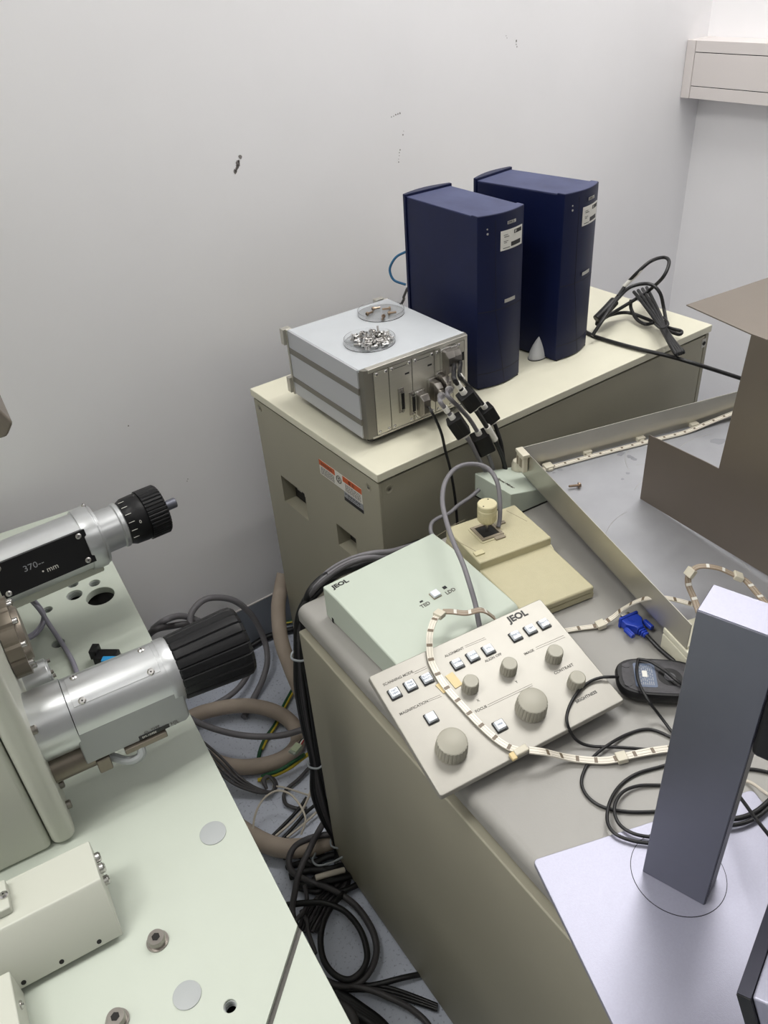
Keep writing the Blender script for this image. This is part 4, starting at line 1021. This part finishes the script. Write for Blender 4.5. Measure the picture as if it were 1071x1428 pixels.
# second plate beyond the slit
gx = .0115
e1 = Ti @ at(421, 1297, PLAT); e2 = Ti @ at(490, 1428, PLAT); e3 = e1+dsl*.5
de = (e2-e1).normalized(); e4 = e1+de*.5
MB().prism([(e1.x, e1.y), (e3.x, e3.y), (e4.x+.0, e4.y)][::-1], PLAT-.014, PLAT).build('corner_plate', M_plat, tb, .0012)
MB().prism([(s1.x, s1.y+.002), (s3.x, s3.y), (e3.x, e3.y), (e1.x, e1.y+.002)][::-1], PLAT-.013, PLAT-.006).build('slit_shade_strip', mat('slit_shade_grey', (84, 82, 78), .6), tb)  # dark strip laid in the open slit in place of its shade
MB().box(-1.0, -.10, s1.y-.35, bc.y-.03, .06, PLAT-.055).build('pedestal', M_body, tb, .004)
MB().box(-.99, -.02, s1.y-.30, bc.y-.012, PLAT-.055, PLAT-.046).build('hole_shade_plate', M_dark, tb)  # added dark sheet standing in for the shade inside the drilled holes
MB().box(-.98, -.12, s1.y-.33, bc.y-.05, 0, .06).build('plinth', M_dark, tb)
MB().box(-.98, -.92, s1.y-.3, bc.y-.05, PLAT-.046, PLAT-.014).box(-.98, -.02, s1.y-.02, s1.y+.02, PLAT-.046, PLAT-.014).build('under_rail', M_dark, tb)
MB().box(-.10, -.001, s1.y-.40, s1.y-.30, 0, PLAT-.014).build('leg', M_body, tb, .003)
for x, y, hw in ((297, 1162, 18), (261, 1388, 19.5)):
    c = Ti @ at(x, y, PLAT); r = (at(x+hw, y, PLAT)-at(x-hw, y, PLAT)).length/2
    MB().lathe([(0, r), (.0012, r), (.0016, r-.001)], (c.x, c.y, PLAT), (0, 0, 1), 48).build('plug_cap', M_cap, tb)
def capbolt(parent, p, ax=(0, 0, 1), r=.0105, hh=.011):
    p = V(p); ax = V(ax)
    w_ = MB().lathe([(0, r*1.25), (.0018, r*1.25)], p, ax, 32).build('washer', M_zinc, parent)
    m = MB(); m.lathe([(.0018, r), (hh*.8, r), (hh, r*.9)], p, ax, 32); m.lathe([(hh*.98, r*.48), (hh+.0003, r*.48)], p, ax, 6, mi=1); m.build('cap_bolt', [M_zinc, M_dark], parent)
for x, y in ((220, 1313), (164, 1424)): capbolt(tb, Ti @ at(x, y, PLAT))

# ------------------------------------------------------------------ microscope column housing
Cc = at(110, 1169, PLAT); MC = axes(Cc, UP, VP_, (0, 0, 1)); Ci = MC.inverted()
mc = thing('microscope_column', 'large sage green microscope housing at the left edge with side ports', 'microscope', MC)
MB().box(-.50, -.032, .004, .62, 0, .42).build('housing', M_body, mc, .008, 3)
MB().box(-.62, -.30, .06, .56, .40, 1.95).build('unseen_upper_column', M_body, mc, .03, 4)  # tall unseen column, added to block light from the left
MB().box(-.031, 0, 0, .60, 0, .40).build('port_flange', M_body, mc, .012, 4)
for yy, zz in ((.035, .030), (.060, .045), (.045, .080), (.035, .18), (.30, .05)):
    m = MB(); m.lathe([(0, .006), (.006, .006), (.0075, .0045)], (-.001, yy, zz), (1, 0, 0), 16); m.build('flange_bolt', M_zinc, mc)
# bracket module high on the housing, visible at the left edge
q = MC.inverted() @ ony(19, 590, -.05)
qa = Ci @ ony(2, 603, -.05)
MB().prism([(q.x-.10, q.z-.016), (q.x-.012, q.z-.016), (q.x, q.z), (q.x-.028, q.z+.065), (q.x-.10, q.z+.11)], q.y, q.y+.10, axes((0, 0, 0), (1, 0, 0), (0, 0, 1), (0, -1, 0)) @ Matrix.Diagonal((1, 1, -1, 1))).build('upper_module', M_bronze, mc, .004)
MB().box(q.x-.16, q.x-.08, q.y+.01, q.y+.09, .40, q.z+.08).build('module_post', M_bronze, mc, .002)

# low sheet metal box in front of the column
S0 = at(174.6, 1308.7, PLAT); MX = axes(V((S0.x, S0.y, PLAT)), UP, VP_, (0, 0, 1))
sb = thing('cover_box', 'low sage sheet metal cover box on the table in front of the column', 'cover', MX)
hB = .078; Xi = MX.inverted(); fB = Xi @ at(135.4, 1228.4, PLAT+hB); kB = Xi @ at(118.6, 1174.3, PLAT+hB)
pf = [(0.0, .009), (.0, .011), (fB.y-.002, hB-.003), (fB.y+.001, hB), (kB.y, hB), (kB.y, .009)]
MB().prism(pf, -.42, 0, axes((0, 0, 0), (0, 1, 0), (0, 0, 1), (1, 0, 0))).build('cover', M_body, sb, .0015)
MB().box(-.42, -.006, .012, kB.y-.004, 0, .010).build('base', M_dark, sb)
for yy, zz in ((kB.y-.018, hB-.014), (kB.y-.030, hB-.020), (kB.y-.020, hB-.034), (kB.y-.034, hB-.040)):
    m = MB(); m.lathe([(0, .0062), (.005, .0062), (.0065, .0045)], (0, yy, zz), (1, 0, 0), 16); m.build('end_bolt', M_steel, sb)
for x, y in ((138.3, 1313), (86, 1341), (33, 1370)):
    nfr = (MX.to_3x3() @ V((0, -(hB-.011), (fB.y-.0)))); nfr = (MX.to_3x3() @ V((0, -(hB-.014), fB.y))).normalized()
    p = Xi @ onplane(x, y, MX @ V((0, 0, .011)), nfr); nl = Xi.to_3x3() @ nfr
    MB().lathe([(-.001, .0028), (.0003, .0028)], p, nl, 14).build('screw_hole', M_dark, sb)
# small bracket block at the lower left
S1 = at(34, 1388, PLAT); 
bb = thing('clamp_block', 'small pale bracket block with two screws at the lower left corner', 'bracket', axes(V((S1.x, S1.y, PLAT)), UP, VP_, (0, 0, 1)))
MB().prism([(0, .004), (-.12, .004), (-.12, -.12), (.0, -.12)][::-1], 0, .05).build('block', M_body, bb, .002)
for yy, zz in ((-.028, .030), (-.07, .028)): screw(bb, (0, yy, zz), (1, 0, 0), .005, .003)
S2 = at(6, 1262, PLAT+hB)
b2_ = MB().box(-.05, .012, -.018, .022, 0, .012).build('latch_block', M_body, None, .002); b2_.matrix_world = axes(at(0, 1262, PLAT+hB), UP, VP_, (0, 0, 1)); tag(b2_, 'small sage latch block on top of the low cover box', 'latch')
screw(b2_, (.008, .0, .012), (0, 0, 1), .005, .004)

# ------------------------------------------------------------------ side port tubes
def portaxis(px, py, z, d): return at(px, py, z), V(d).normalized()
# upper tube
Z1 = .875
o1 = at(131, 747, Z1); M1 = axes(o1, (0, -1, 0), (0, 0, 1), (-1, 0, 0)) ; 
AX = V((1, 0, 0))
t1 = thing('aperture_drive', 'upper silver and black aperture drive tube marked 370 mm', 'microscope drive', axes(o1, AX, (0, 1, 0), (0, 0, 1)))
x_ = lambda px, py: (onplane(px, py, o1, V((0, -1, .0)))-o1).x
Rt = .0485
MB().lathe([(-.36, Rt), (-.014, Rt)], (0, 0, 0), (1, 0, 0), 64).build('barrel', M_satin, t1)
MB().lathe([(-.010-.012, Rt+.003), (-.010, Rt+.005), (.002, Rt+.005), (.004, Rt+.002), (.008, Rt+.002)], (0, 0, 0), (1, 0, 0), 64).build('front_collar', M_satin, t1, .0006)
MB().lathe([(-.20, Rt+.006), (-.165, Rt+.006)], (0, 0, 0), (1, 0, 0), 64).build('rear_collar', M_body, t1, .001)
MB().lathe([(.006, Rt*.75), (.040, Rt*.75), (.042, Rt*.80), (.048, Rt*.80), (.050, Rt*.76)], (0, 0, 0), (1, 0, 0), 64).build('neck', M_satin, t1, .0004)
MB().lathe([(.048, Rt*.72), (.060, Rt*.84), (.080, Rt*.86), (.086, Rt*.84)], (0, 0, 0), (1, 0, 0), 64).build('scale_drum', M_rib, t1)
MB().lathe([(.086, Rt*.90), (.118, Rt*.90), (.121, Rt*.84)], (0, 0, 0), (1, 0, 0), ribs=40, ribd=.0012).build('grip_knob', M_rib, t1, smooth=20)
MB().lathe([(.119, .009), (.146, .009), (.147, .008)], (0, 0, 0), (1, 0, 0), 24).build('end_pin', M_gun, t1)
# flat boss underneath and name plate facing the camera
ang = rad(-18)     # direction of plate normal in the YZ plane measured from -Y upwards
nY, nZ = -math.cos(ang), math.sin(ang)
ang = math.atan2((CAM-o1).z, -(CAM-o1).y)-rad(14); nv = V((0, -math.cos(ang), math.sin(ang))); vv = nv.cross(V((1, 0, 0)))
LMp = axes(nv*(Rt-.004), (1, 0, 0), vv, nv)
pg = MB().box(-.165, -.018, -.028, .028, -.012, .0045, LMp).build('black_name_plate', M_black, t1, .0006)
for xx in (-.155, -.030):
    for y3 in (-.021, .021): screw(pg, LMp @ V((xx, y3, .0045)), nv, .0048, .0025)
text('plate_lettering', '370--', .0135, -.123, .0005, .0048, M_silvprint, pg, M=LMp, sx=1.1)
text('plate_lettering', '\u2022 mm', .012, -.100, -.0135, .0048, M_label, pg, M=LMp)
text('drum_lettering', '0', .008, .068, 0, .0, M_label, t1, M=axes(nv*(Rt*.865), (1, 0, 0), vv, nv))
for k in range(6):
    a = ang+rad(-30+20*k); nv2 = V((0, -math.cos(a), math.sin(a))); MB().box(.052, .062, -.0004, .0004, Rt*.83, Rt*.845, axes((0, 0, 0), (1, 0, 0), nv2.cross(V((1, 0, 0))), nv2)).build('scale_mark', M_label, t1)
screw(t1, V((.002, 0, 0))+V((0, .3, .95)).normalized()*(Rt+.003), (0, .3, .95), .004, .005)
MB().box(-.36, -.004, -.02, .055, -Rt-.012, -Rt*.6).build('under_rail', M_body, t1, .003)
MB().box(-.17, -.02, Rt*.4, Rt+.022, -.02, -.004).build('rear_cover', M_plat, t1, .002)

# lower tube
Z2 = .845
o2 = at(226, 939, Z2); t2_ = thing('specimen_drive', 'lower silver drive tube with a large ribbed black knob', 'microscope drive', axes(o2, UP, VP_, (0, 0, 1)))
Pi = t2_.matrix_world.inverted()
Rb = .0455
MB().lathe([(-.32, Rb+.002), (-.125, Rb+.002)], (0, 0, 0), (1, 0, 0), 64).build('barrel', M_satin, t2_)
MB().lathe([(-.124, Rb), (.004, Rb)], (0, 0, 0), (1, 0, 0), 64).build('middle_sleeve', M_satin, t2_)
MB().lathe([(-.228, Rb+.005), (-.205, Rb+.005), (-.204, Rb+.0035), (-.190, Rb+.0035)], (0, 0, 0), (1, 0, 0), 64).build('rear_collar', M_satin, t2_)
MB().lathe([(.002, Rb+.0015), (.014, Rb+.0015), (.020, Rb-.002)], (0, 0, 0), (1, 0, 0), 64).build('front_ring', M_satin, t2_)
MB().lathe([(.014, Rb*.92), (.020, Rb*1.02), (.106, Rb*1.13), (.115, Rb*1.11), (.120, Rb*1.02)], (0, 0, 0), (1, 0, 0), ribs=20, ribd=.0016, per=9).build('ribbed_knob', M_rib, t2_, smooth=18)
# top cover plate with screws
a2_ = math.atan2((CAM-o2).z, -(CAM-o2).dot(VP_))
an = a2_+rad(28); nv = V((0, -math.cos(an), math.sin(an))); vv = nv.cross(V((1, 0, 0)))
for da in range(-2, 3):
    pass
m = MB(); n_ = 10
cs = []
for k in range(n_+1):
    a = a2_+rad(4)+rad(58)*k/n_; cs.append((a, Rb+.0018))
prof = [(-math.cos(a)*r, math.sin(a)*r) for a, r in cs] + [(-math.cos(a)*(Rb-.001), math.sin(a)*(Rb-.001)) for a, r in cs[::-1]]
m.prism(prof, -.118, -.004, axes((0, 0, 0), (0, 1, 0), (0, 0, 1), (1, 0, 0))); cvp = m.build('cover_plate', M_satin, t2_, .0004)
for xx in (-.106, -.016):
    for a in (a2_+rad(9), a2_+rad(56)):
        nv2 = V((0, -math.cos(a), math.sin(a))); screw(cvp, V((xx, 0, 0))+nv2*(Rb+.0016), nv2, .005, .003)
# tangent side housing below the tube
LB = Pi @ onplane(123.5, 1070.6, o2-VP_*Rb, VP_); RB = Pi @ onplane(268.6, 996, o2-VP_*Rb, VP_)
zlo = max((LB.z+RB.z)/2, -(Z2-PLAT)+.02)
poly = rrect(LB.x, .010, zlo, .0, .004)
MB().prism([(LB.x, 0), (LB.x, zlo), (.008, zlo), (.014, zlo+.006), (.014, -.006), (.008, 0)], 0, .07, axes((0, -Rb-.0005, 0), (1, 0, 0), (0, 0, 1), (0, -1, 0)) @ Matrix.Diagonal((1, 1, -1, 1))).build('side_housing', mat('grey_side_cover', (158, 160, 160), .45, .4), t2_, .0025, 3)
LMs = axes((0, -Rb-.001, 0), (1, 0, 0), (0, 0, 1), (0, -1, 0))
rl = MB().box(-.058, -.016, zlo+.003, zlo+.009, 0, .0006, LMs).build('rating_label', M_ink, t2_)
text('label_lettering', 'CL  TYPE', .0055, -.050, zlo+.0105, .0004, M_inkg, rl, M=LMs); text('label_lettering', 'HJL', .008, -.014, zlo+.004, .0004, M_inkg, rl, M=LMs)
text('label_lettering', 'EM-10450', .0048, -.054, zlo+.0042, .0008, M_label, rl, M=LMs)
# stub shaft and bracket below
MB().cyl((-.19, -.02, zlo-.006), (-.105, -.02, zlo-.006), .020).build('stub_shaft', M_bronze, t2_)
MB().box(-.118, -.100, -.045, .0, zlo-.028, zlo-.004).build('shaft_bracket', M_bronze, t2_, .002)
MB().box(-.080, -.022, -.050, -.036, zlo-.010, zlo-.001).build('flat_arm', M_bronze, t2_, .0015)
MB().tube(spline([V((-.10, -.03, zlo-.018)), V((-.08, -.045, zlo-.026)), V((-.062, -.05, zlo-.020)), V((-.060, -.04, zlo-.004))]), .006).build('clear_hose', M_cap, t2_)

# bronze gear flange and small motor between the tubes
q = Ci @ onplane(4, 893, Cc, UP)
gf = thing('gear_flange', 'bronze scalloped flange ring between the two drive tubes', 'flange', MC @ T((0.001, q.y, q.z)))
m = MB(); m.lathe([(0, .056), (.020, .056)], (0, 0, 0), (1, 0, 0), ribs=14, ribd=.002, per=6); m.build('flange_ring', M_bronze, gf, smooth=20)
m = MB(); m.lathe([(.020, .040), (.028, .037)], (0, 0, 0), (1, 0, 0), 40); m.build('hub', M_bronze, gf)
for k in range(9):
    a = 2*math.pi*k/9; MB().lathe([(.020, .0045), (.026, .0045), (.027, .003)], (0, .047*math.cos(a), .047*math.sin(a)), (1, 0, 0), 12).build('flange_screw', M_steel, gf)
q = at(52, 948, .80)
sm = thing('small_motor', 'small silver motor cylinder tucked behind the lower drive tube', 'motor', axes(q, UP, VP_, (0, 0, 1)))
MB().lathe([(-.14, .0265), (.018, .0265)], (0, 0, 0), (1, 0, 0), 40).build('can', M_satin, sm, .001)
MB().lathe([(.018, .0235), (.021, .0235)], (0, 0, 0), (1, 0, 0), 40).build('end_cover', M_satin, sm)
for a in (.8, 2.3, 3.9, 5.4): MB().lathe([(.018, .003), (.025, .003)], (0, .020*math.cos(a), .020*math.sin(a)), (1, 0, 0), 10).build('end_screw', M_zinc, sm)
MB().box(-.10, .020, -.034, -.012, -.034, -.020).build('mount_bar', M_satin, sm, .001)
for s_ in (.0, -.08): MB().cyl((s_, 0, -(.80-PLAT)), (s_, 0, -.02), .006).build('post', M_zinc, sm)

# blue and black terminal on the table
q = at(155, 925, PLAT)
tw = thing('terminal_connector', 'cyan and black terminal connector behind the lower drive tube', 'connector', frame((q.x, q.y, PLAT), rad(-40)))
MB().box(-.022, .016, -.012, .012, 0, .022).build('black_body', M_black, tw, .002)
MB().box(-.004, .022, -.020, -.009, .010, .026).build('cyan_block', M_cyan, tw, .001)
MB().box(-.030, -.018, -.004, .016, .012, .030).build('black_latch', M_black, tw, .001)
MB().cyl((.02, .0, .014), (.040, -.004, .020), .006).build('metal_stud', M_zinc, tw)
cable('signal_cable', [(35, 828, PLAT+.05), (55, 850, PLAT+.03), (68, 870, PLAT+.012), (85, 895, PLAT+.006), (100, 920, PLAT+.006), (110, 945, PLAT+.008), (118, 960, PLAT+.02), (119, 985, PLAT+.03)], .0042, M_lav, 'lavender grey cable running down the table plate behind the tubes')
cable('signal_cable', [(35, 828, PLAT+.055), (50, 840, PLAT+.04), (60, 855, PLAT+.02), (58, 870, PLAT+.008), (48, 882, PLAT+.010), (35, 890, PLAT+.03), (20, 896, PLAT+.05)], .0036, M_lav, 'lavender grey cable hooking back to the bronze flange')
cable('signal_cable', [(40, 830, PLAT+.05), (52, 842, PLAT+.036), (62, 857, PLAT+.018), (60, 872, PLAT+.014), (50, 885, PLAT+.010), (38, 892, PLAT+.03), (24, 899, PLAT+.05)], .003, M_lav, 'thinner lavender cable alongside the hooked one at the bronze flange')

# ------------------------------------------------------------------ floor cables and hoses
def fc(path, r, mt, label, group=None, name='floor_cable', cat='cable'): return cable(name, path, r, mt, label, group, cat=cat)
hz = .022
fc([ony(396, 800, .53), ony(391, 825, .51), ony(388, 850, .46), ony(392, 892, .38), ony(405, 930, .31), ony(418, 962, .27), (432, 1000, .03), (440, 1030, hz)], .019, M_hose, 'thick beige hose dropping between the cabinet and the wall', name='vacuum_hose', cat='hose')
fc([(225, 1040, hz+.02), (262, 1003, hz+.02), (300, 989, hz+.02), (345, 984, hz+.02), (385, 993, hz+.015), (410, 1012, hz), (415, 1036, hz), (396, 1057, hz), (360, 1068, hz), (320, 1068, hz), (280, 1052, hz), (240, 1030, hz)], .019, M_hose, 'thick beige hose coiled in a loop on the floor', name='vacuum_hose', cat='hose')
fc([(300, 1130, hz), (345, 1162, hz+.005), (385, 1181, hz+.01), (425, 1182, hz+.01), (460, 1172, hz+.01), (500, 1155, hz)], .021, M_hose, 'thick beige hose crossing the floor low down between table and desk', name='vacuum_hose', cat='hose')
g = .009
fc([(190, 925, .02), (203, 890, .12), ony(225, 868, .56), ony(250, 859, .57), ony(272, 864, .57), ony(290, 875, .56), (320, 900, .05)], .0085, M_greyc, 'grey cable arching out from under the table edge by the wall')
fc([ony(272, 900, .52), ony(265, 865, .56), ony(274, 845, .575), ony(293, 834, .58), ony(325, 837, .57), ony(350, 857, .55), (367, 888, .10), (373, 918, .06), (367, 946, .03), (353, 975, .012), (340, 1000, .012)], .0085, M_greyc, 'tall grey cable loop standing behind the black knob')
fc([(195, 905, .04), ony(212, 881, .55), ony(240, 873, .56), ony(268, 872, .56), (300, 890, .06)], .0085, M_dgreyc, 'darker grey cable beneath the grey arch by the wall')
fc([(225, 1010, .02), (262, 995, .035), (300, 982, .045), (330, 962, .045), (348, 935, .04), (350, 905, .02)], .0075, M_greyc, 'grey cable passing under the ribbed black knob')
fc([(240, 985, .06), (275, 1007, .075), (315, 1021, .08), (355, 1027, .08), (395, 1025, .08), (432, 1014, .07), (470, 1000, .05)], .0078, M_greyc, 'grey cable bridging over the coiled beige hose')
fc([(325, 900, .01), (345, 886, .012), (362, 877, .012), (385, 871, .012), (410, 866, .012)], .0055, M_green, 'green and yellow earth wire along the skirting by the wall')
fc([(325, 903, .02), (345, 887, .022), (362, 878, .022), (385, 871.5, .022), (410, 867, .022)], .0022, M_yellow, 'yellow strand of the earth wire by the wall')
fc([(330, 915, .01), (350, 902, .012), (370, 890, .012), (392, 882, .012), (420, 875, .012)], .010, M_blackc, 'black cable lying just below the earth wire at the skirting')
fc([(425, 930, .012), (408, 962, .01), (396, 984, .008), (384, 1010, .008), (370, 1030, .008), (362, 1050, .008), (358, 1075, .008)], .0052, M_green, 'green and yellow earth wire crossing the coiled hose')
fc([(427, 932, .016), (410, 963, .014), (398, 985, .012), (386, 1010, .012), (373, 1030, .012), (366, 1045, .012)], .003, M_yellow, 'yellow stripe wire crossing the coiled hose')
fc([(360, 1088, .01), (385, 1080, .02), (405, 1070, .03), (425, 1055, .05), (440, 1045, .06)], .005, M_yellow, 'yellow earth wire bending below the coiled hose')
fc([(365, 1083, .015), (388, 1075, .03), (405, 1065, .04), (425, 1052, .06)], .0045, M_green, 'green earth wire bending below the coiled hose')
for k in range(4):
    fc([(262, 1018+5*k, .06), (285-2*k, 1036+4*k, .07), (308-3*k, 1056+5*k, .06), (335-3*k, 1084+3*k, .04), (358, 1099+2*k, .02), (378, 1104, .012+.004*k), (386-k, 1094, .012+.004*k), (376, 1081+k, .02), (366+k, 1088, .02), (372, 1100, .012)], .0034, M_dgreyc, 'thin dark grey wire in the knotted bunch beside the table edge', 'knotted bunch of thin dark wires')
fc([(352, 1172, .03), (355, 1140, .06), (366, 1116, .075), (385, 1103, .08), (404, 1107, .075), (419, 1124, .065), (426, 1143, .05), (420, 1164, .03)], .0024, M_whitec, 'thin white wire ring standing on the floor')
fc([(380, 1096, .02), (395, 1098, .02), (415, 1104, .02), (440, 1112, .02)], .0022, M_whitec, 'thin white wire running right from the knotted bunch')
fc([(384, 1166, .02), (405, 1148, .02), (420, 1132, .03), (430, 1112, .05), (434, 1100, .06)], .0028, M_whitec, 'thin white wire slanting up to the black bundle')
fc([(378, 1168, .014), (398, 1148, .014), (415, 1130, .02), (428, 1112, .03)], .004, M_blackc, 'black wire slanting beside the white ones')
fc([(392, 1172, .016), (412, 1150, .016), (426, 1134, .02), (440, 1122, .03)], .004, M_blackc, 'second black wire slanting beside the white ones')
fc([(400, 1168, .018), (420, 1152, .018), (438, 1136, .02), (448, 1126, .03)], .0028, M_whitec, 'thin white wire lowest of the slanting ones')
fc([(445, 1055, .02), (418, 1085, .012), (398, 1103, .01), (398, 1120, .01), (412, 1127, .01), (428, 1128, .01)], .0045, M_dgreyc, 'dark grey cable hooking on the pale floor')
# black bundle hanging down the desk's back left corner
dx = [(0, 0), (3, 1), (-3, 0), (6, 2), (2, -2), (8, 0), (-1, 3)]
for k, (a, b_) in enumerate(dx):
    w_ = 1 + .35*((k*7) % 5)/5
    mt = M_blackc if k % 4 else M_dgreyc
    fc([V((.02+.004*k, -.055-.004*k, .66)), (490+a*2, 786+b_*2, .735), (462+a, 800+b_*2, .74), (440+a, 822+b_, .735), (424+a*.8, 843+b_, .715), (417+a, 870, .67), (416+a, 912, .60), (419+a*1.8, 960, .50), (428+a*1.6, 1015, .38), (438+a, 1062, .28), (443+a*2.4, 1105, .20), (455+a*1.9, 1142, .12), (469+a, 1172, .06), (474+a*1.5, 1200, .02), (470+a*2, 1225, .012)],
       .0052, mt, 'black cable in the tied bundle hanging at the desk corner', 'tied black cable bundle at the desk corner')
for x, y, z, r in ((419, 913, .60, .017), (441, 1063, .28, .017), (472, 1173, .06, .018)):
    c = at(x, y, z); o = MB().tube([V((r*math.cos(a*math.pi/12), r*math.sin(a*math.pi/12)*.9, .001*math.sin(a))) for a in range(25)], .0022, 8).build('cable_tie', M_tie); o.location = c
    tag(o, {913: 'pale cable tie highest on the black bundle', 1063: 'pale cable tie halfway down the black bundle', 1173: 'pale cable tie lowest on the black bundle'}[y], 'cable tie', 'cable ties on the black bundle')
# grey loops rising behind the mint box
for k in range(4):
    fc([V((.06, -.055, .70)), (548-3*k, 768+3*k, .755), (520-4*k, 771+3*k, .775), (490-3*k, 779+3.5*k, .775), (462-2*k, 794+4*k, .765), (442-k, 813+3*k, .75), (428, 832+2*k, .72), (424, 850, .69)], .0045, M_greyc if k % 2 == 0 else M_dgreyc, 'grey cable curving behind the mint switch box', 'grey cables behind the mint switch box')
fc([V((.05, -.052, .70)), (470, 800, .757), (455, 803, .76), (440, 815, .75), (430, 830, .735), (424, 850, .70)], .007, M_blackc, 'short black sleeve behind the mint switch box')
# heavy grey and black loops at the bottom
fc([(462, 1130, .06), (444, 1160, .08), (430, 1188, .08), (418, 1215, .07), (411, 1245, .05), (408, 1275, .03), (420, 1310, .02)], .0068, M_dgreyc, 'thick grey cable slanting down beside the table edge')
fc([(500, 1160, .05), (465, 1163, .06), (435, 1168, .06), (412, 1180, .05), (403, 1198, .04), (408, 1216, .03), (430, 1228, .03), (462, 1240, .03), (495, 1262, .03), (518, 1295, .03), (525, 1325, .03), (517, 1352, .03), (498, 1371, .03), (470, 1374, .03), (440, 1360, .03)], .0068, M_dgreyc, 'thick grey cable forming the big outer loop low on the floor')
fc([(400, 1262, .03), (430, 1259, .04), (455, 1260, .045), (482, 1272, .045), (503, 1298, .045), (512, 1330, .045), (506, 1352, .045), (488, 1366, .045), (468, 1360, .045), (452, 1340, .045), (447, 1312, .045), (452, 1284, .045), (464, 1262, .04), (480, 1245, .03)], .0062, M_blackc, 'black cable forming the inner loop low on the floor')
fc([(425, 1235, .03), (428, 1255, .03), (424, 1270, .03), (412, 1285, .03), (408, 1300, .02)], .0045, M_dgreyc, 'short grey cable bend beside the table corner')
fc([(420, 1270, .02), (428, 1285, .02), (430, 1300, .02), (440, 1330, .02)], .0045, M_dgreyc, 'short dark cable bend below the table corner')
for k in range(7):
    jr = lambda a: random.uniform(-a, a)
    fc([(392+4*k, 1190+9*k+jr(8), .012), (412+5*k, 1188+9*k+jr(7), .018+.004*(k % 3)), (432+4*k, 1190+8*k+jr(7), .014+.006*(k % 2)), (455+3*k, 1190+8*k+jr(6), .016+.003*(k % 3)), (485+3*k, 1182+8*k+jr(4), .012)], .0065+.0015*(k % 2), M_blackc, 'black cable in the dark pile between table and desk', 'dark cable pile between table and desk')
for k in range(6):
    fc([(415+5*k, 1300, .010), (425+6*k, 1275, .012+.003*(k % 2)), (440+5*k, 1255, .012+.003*(k % 2)), (460+5*k, 1235, .010), (488, 1215-2*k, .010)], .0045, M_blackc if k % 2 else M_dgreyc, 'thin dark cable slanting in the lower pile', 'slanting thin cables in the lower pile')
fc([(440, 1224, .05), (458, 1219, .05), (480, 1213, .04)], .006, M_whitec, 'short pale cable end sticking out of the dark pile')
fc([(440, 1190, .045), (436, 1200, .05), (444, 1207, .05), (462, 1203, .05), (478, 1195, .05)], .0024, M_tie, 'pale looped cable tie in the dark pile')
fc([(455, 1385, .02), (490, 1378, .02), (525, 1373, .02), (560, 1364, .02), (590, 1358, .012)], .0055, M_blackc, 'black cable reaching right from the big loop to the desk foot')
for k in range(3):
    fc([(470, 1372+5*k, .02), (510, 1373+4*k, .02), (545, 1378+5*k, .016), (580, 1390+4*k, .01), (610, 1402+3*k, .01)], .004, M_blackc, 'thin black cable fanning towards the desk foot', 'thin cables fanning towards the desk foot')
fc([(480, 1372, .03), (515, 1380, .03), (545, 1392, .03), (575, 1408, .02), (598, 1430, .012), (610, 1460, .012)], .006, M_dgreyc, 'grey cable bending down to the bottom of the picture')
for k in range(4):
    fc([(440, 1372+6*k, .014), (475, 1388+5*k, .02), (505, 1408+4*k, .02), (535, 1432+3*k, .012), (560, 1470, .01)], .011, M_blackc, 'thick black cable at the bottom below the big loop', 'thick black cables below the big loop')
fc([(462, 1400, .03), (474, 1402, .04), (488, 1412, .04), (494, 1430, .04), (490, 1460, .03)], .010, M_dgreyc, 'thick dark grey cable end under the corner plate')
# connector with coloured wires hanging by the hose
q = at(414, 1043, .10)
tc_ = thing('wire_plug', 'pale green plastic wire plug with coloured wires near the hose', 'connector', frame(q, rad(20)))
MB().box(-.014, .010, -.009, .009, -.006, .006).build('plug_body', mat('pale_green_plastic', (168, 180, 150), .5), tc_, .001)
for k in range(5): MB().box(-.020, -.014, -.008+.0038*k, -.0062+.0038*k, -.002, .004).build('pin', M_mint, tc_)
for k, mt in enumerate((M_red, M_label, M_blackc)): MB().tube(spline([V((.010, -.004+.004*k, 0)), V((.022, -.003+.003*k, .004)), V((.036, .0, .0))]), .0016).build('wire', mt, tc_)

# grey cable arching over the joystick
cable('signal_cable', [(671, 884, .786), (667, 865, .803), (663, 843, .815), (655, 815, .835), (645, 785, .85), (632, 755, .86), (622, 725, .865), (617, 698, .868), (621, 672, .872), (636, 653, .875), (658, 647, .872), (680, 653, .862), (693, 672, .845), (697, 697, .82), (697, 722, .795), (695, 735, .783)], .0042, M_greyc, 'grey cable arching high over the joystick unit')
cable('signal_cable', [(668, 683, .768), (655, 694, .764), (640, 704, .762), (626, 716, .76), (612, 722, .758), (602, 730, .755), (601, 742, .75), (608, 752, .745)], .0038, M_greyc, 'grey cable from the sloped white box running behind the joystick')
0 and cable('signal_cable', [V((.11, -.035, .80)), V((.115, -.04, .70)), V((.12, -.05, .55)), V((.12, -.05, .3))], .004, M_greyc, 'grey cable dropping in the gap behind the desk')

# ------------------------------------------------------------------ camera and render settings
cam = D.cameras.new('camera'); co = D.objects.new('camera', cam); col.objects.link(co)
cam.sensor_fit = 'VERTICAL'; cam.sensor_height = 36; cam.sensor_width = 27; cam.lens = FOC/1428*36; cam.clip_start = .02
co.matrix_world = axes(CAM, r2, -d2, -fwd)
cam.dof.use_dof = False
scn.camera = co
w_ = D.worlds.new('world'); scn.world = w_; w_.use_nodes = True
w_.node_tree.nodes['Background'].inputs[0].default_value = (.8, .85, 1, 1); w_.node_tree.nodes['Background'].inputs[1].default_value = .02
vs = scn.view_settings; vs.view_transform = 'Standard'; vs.look = 'None'; vs.gamma = 1; vs.exposure = -.10
try: vs.use_curve_mapping = False
except Exception: pass
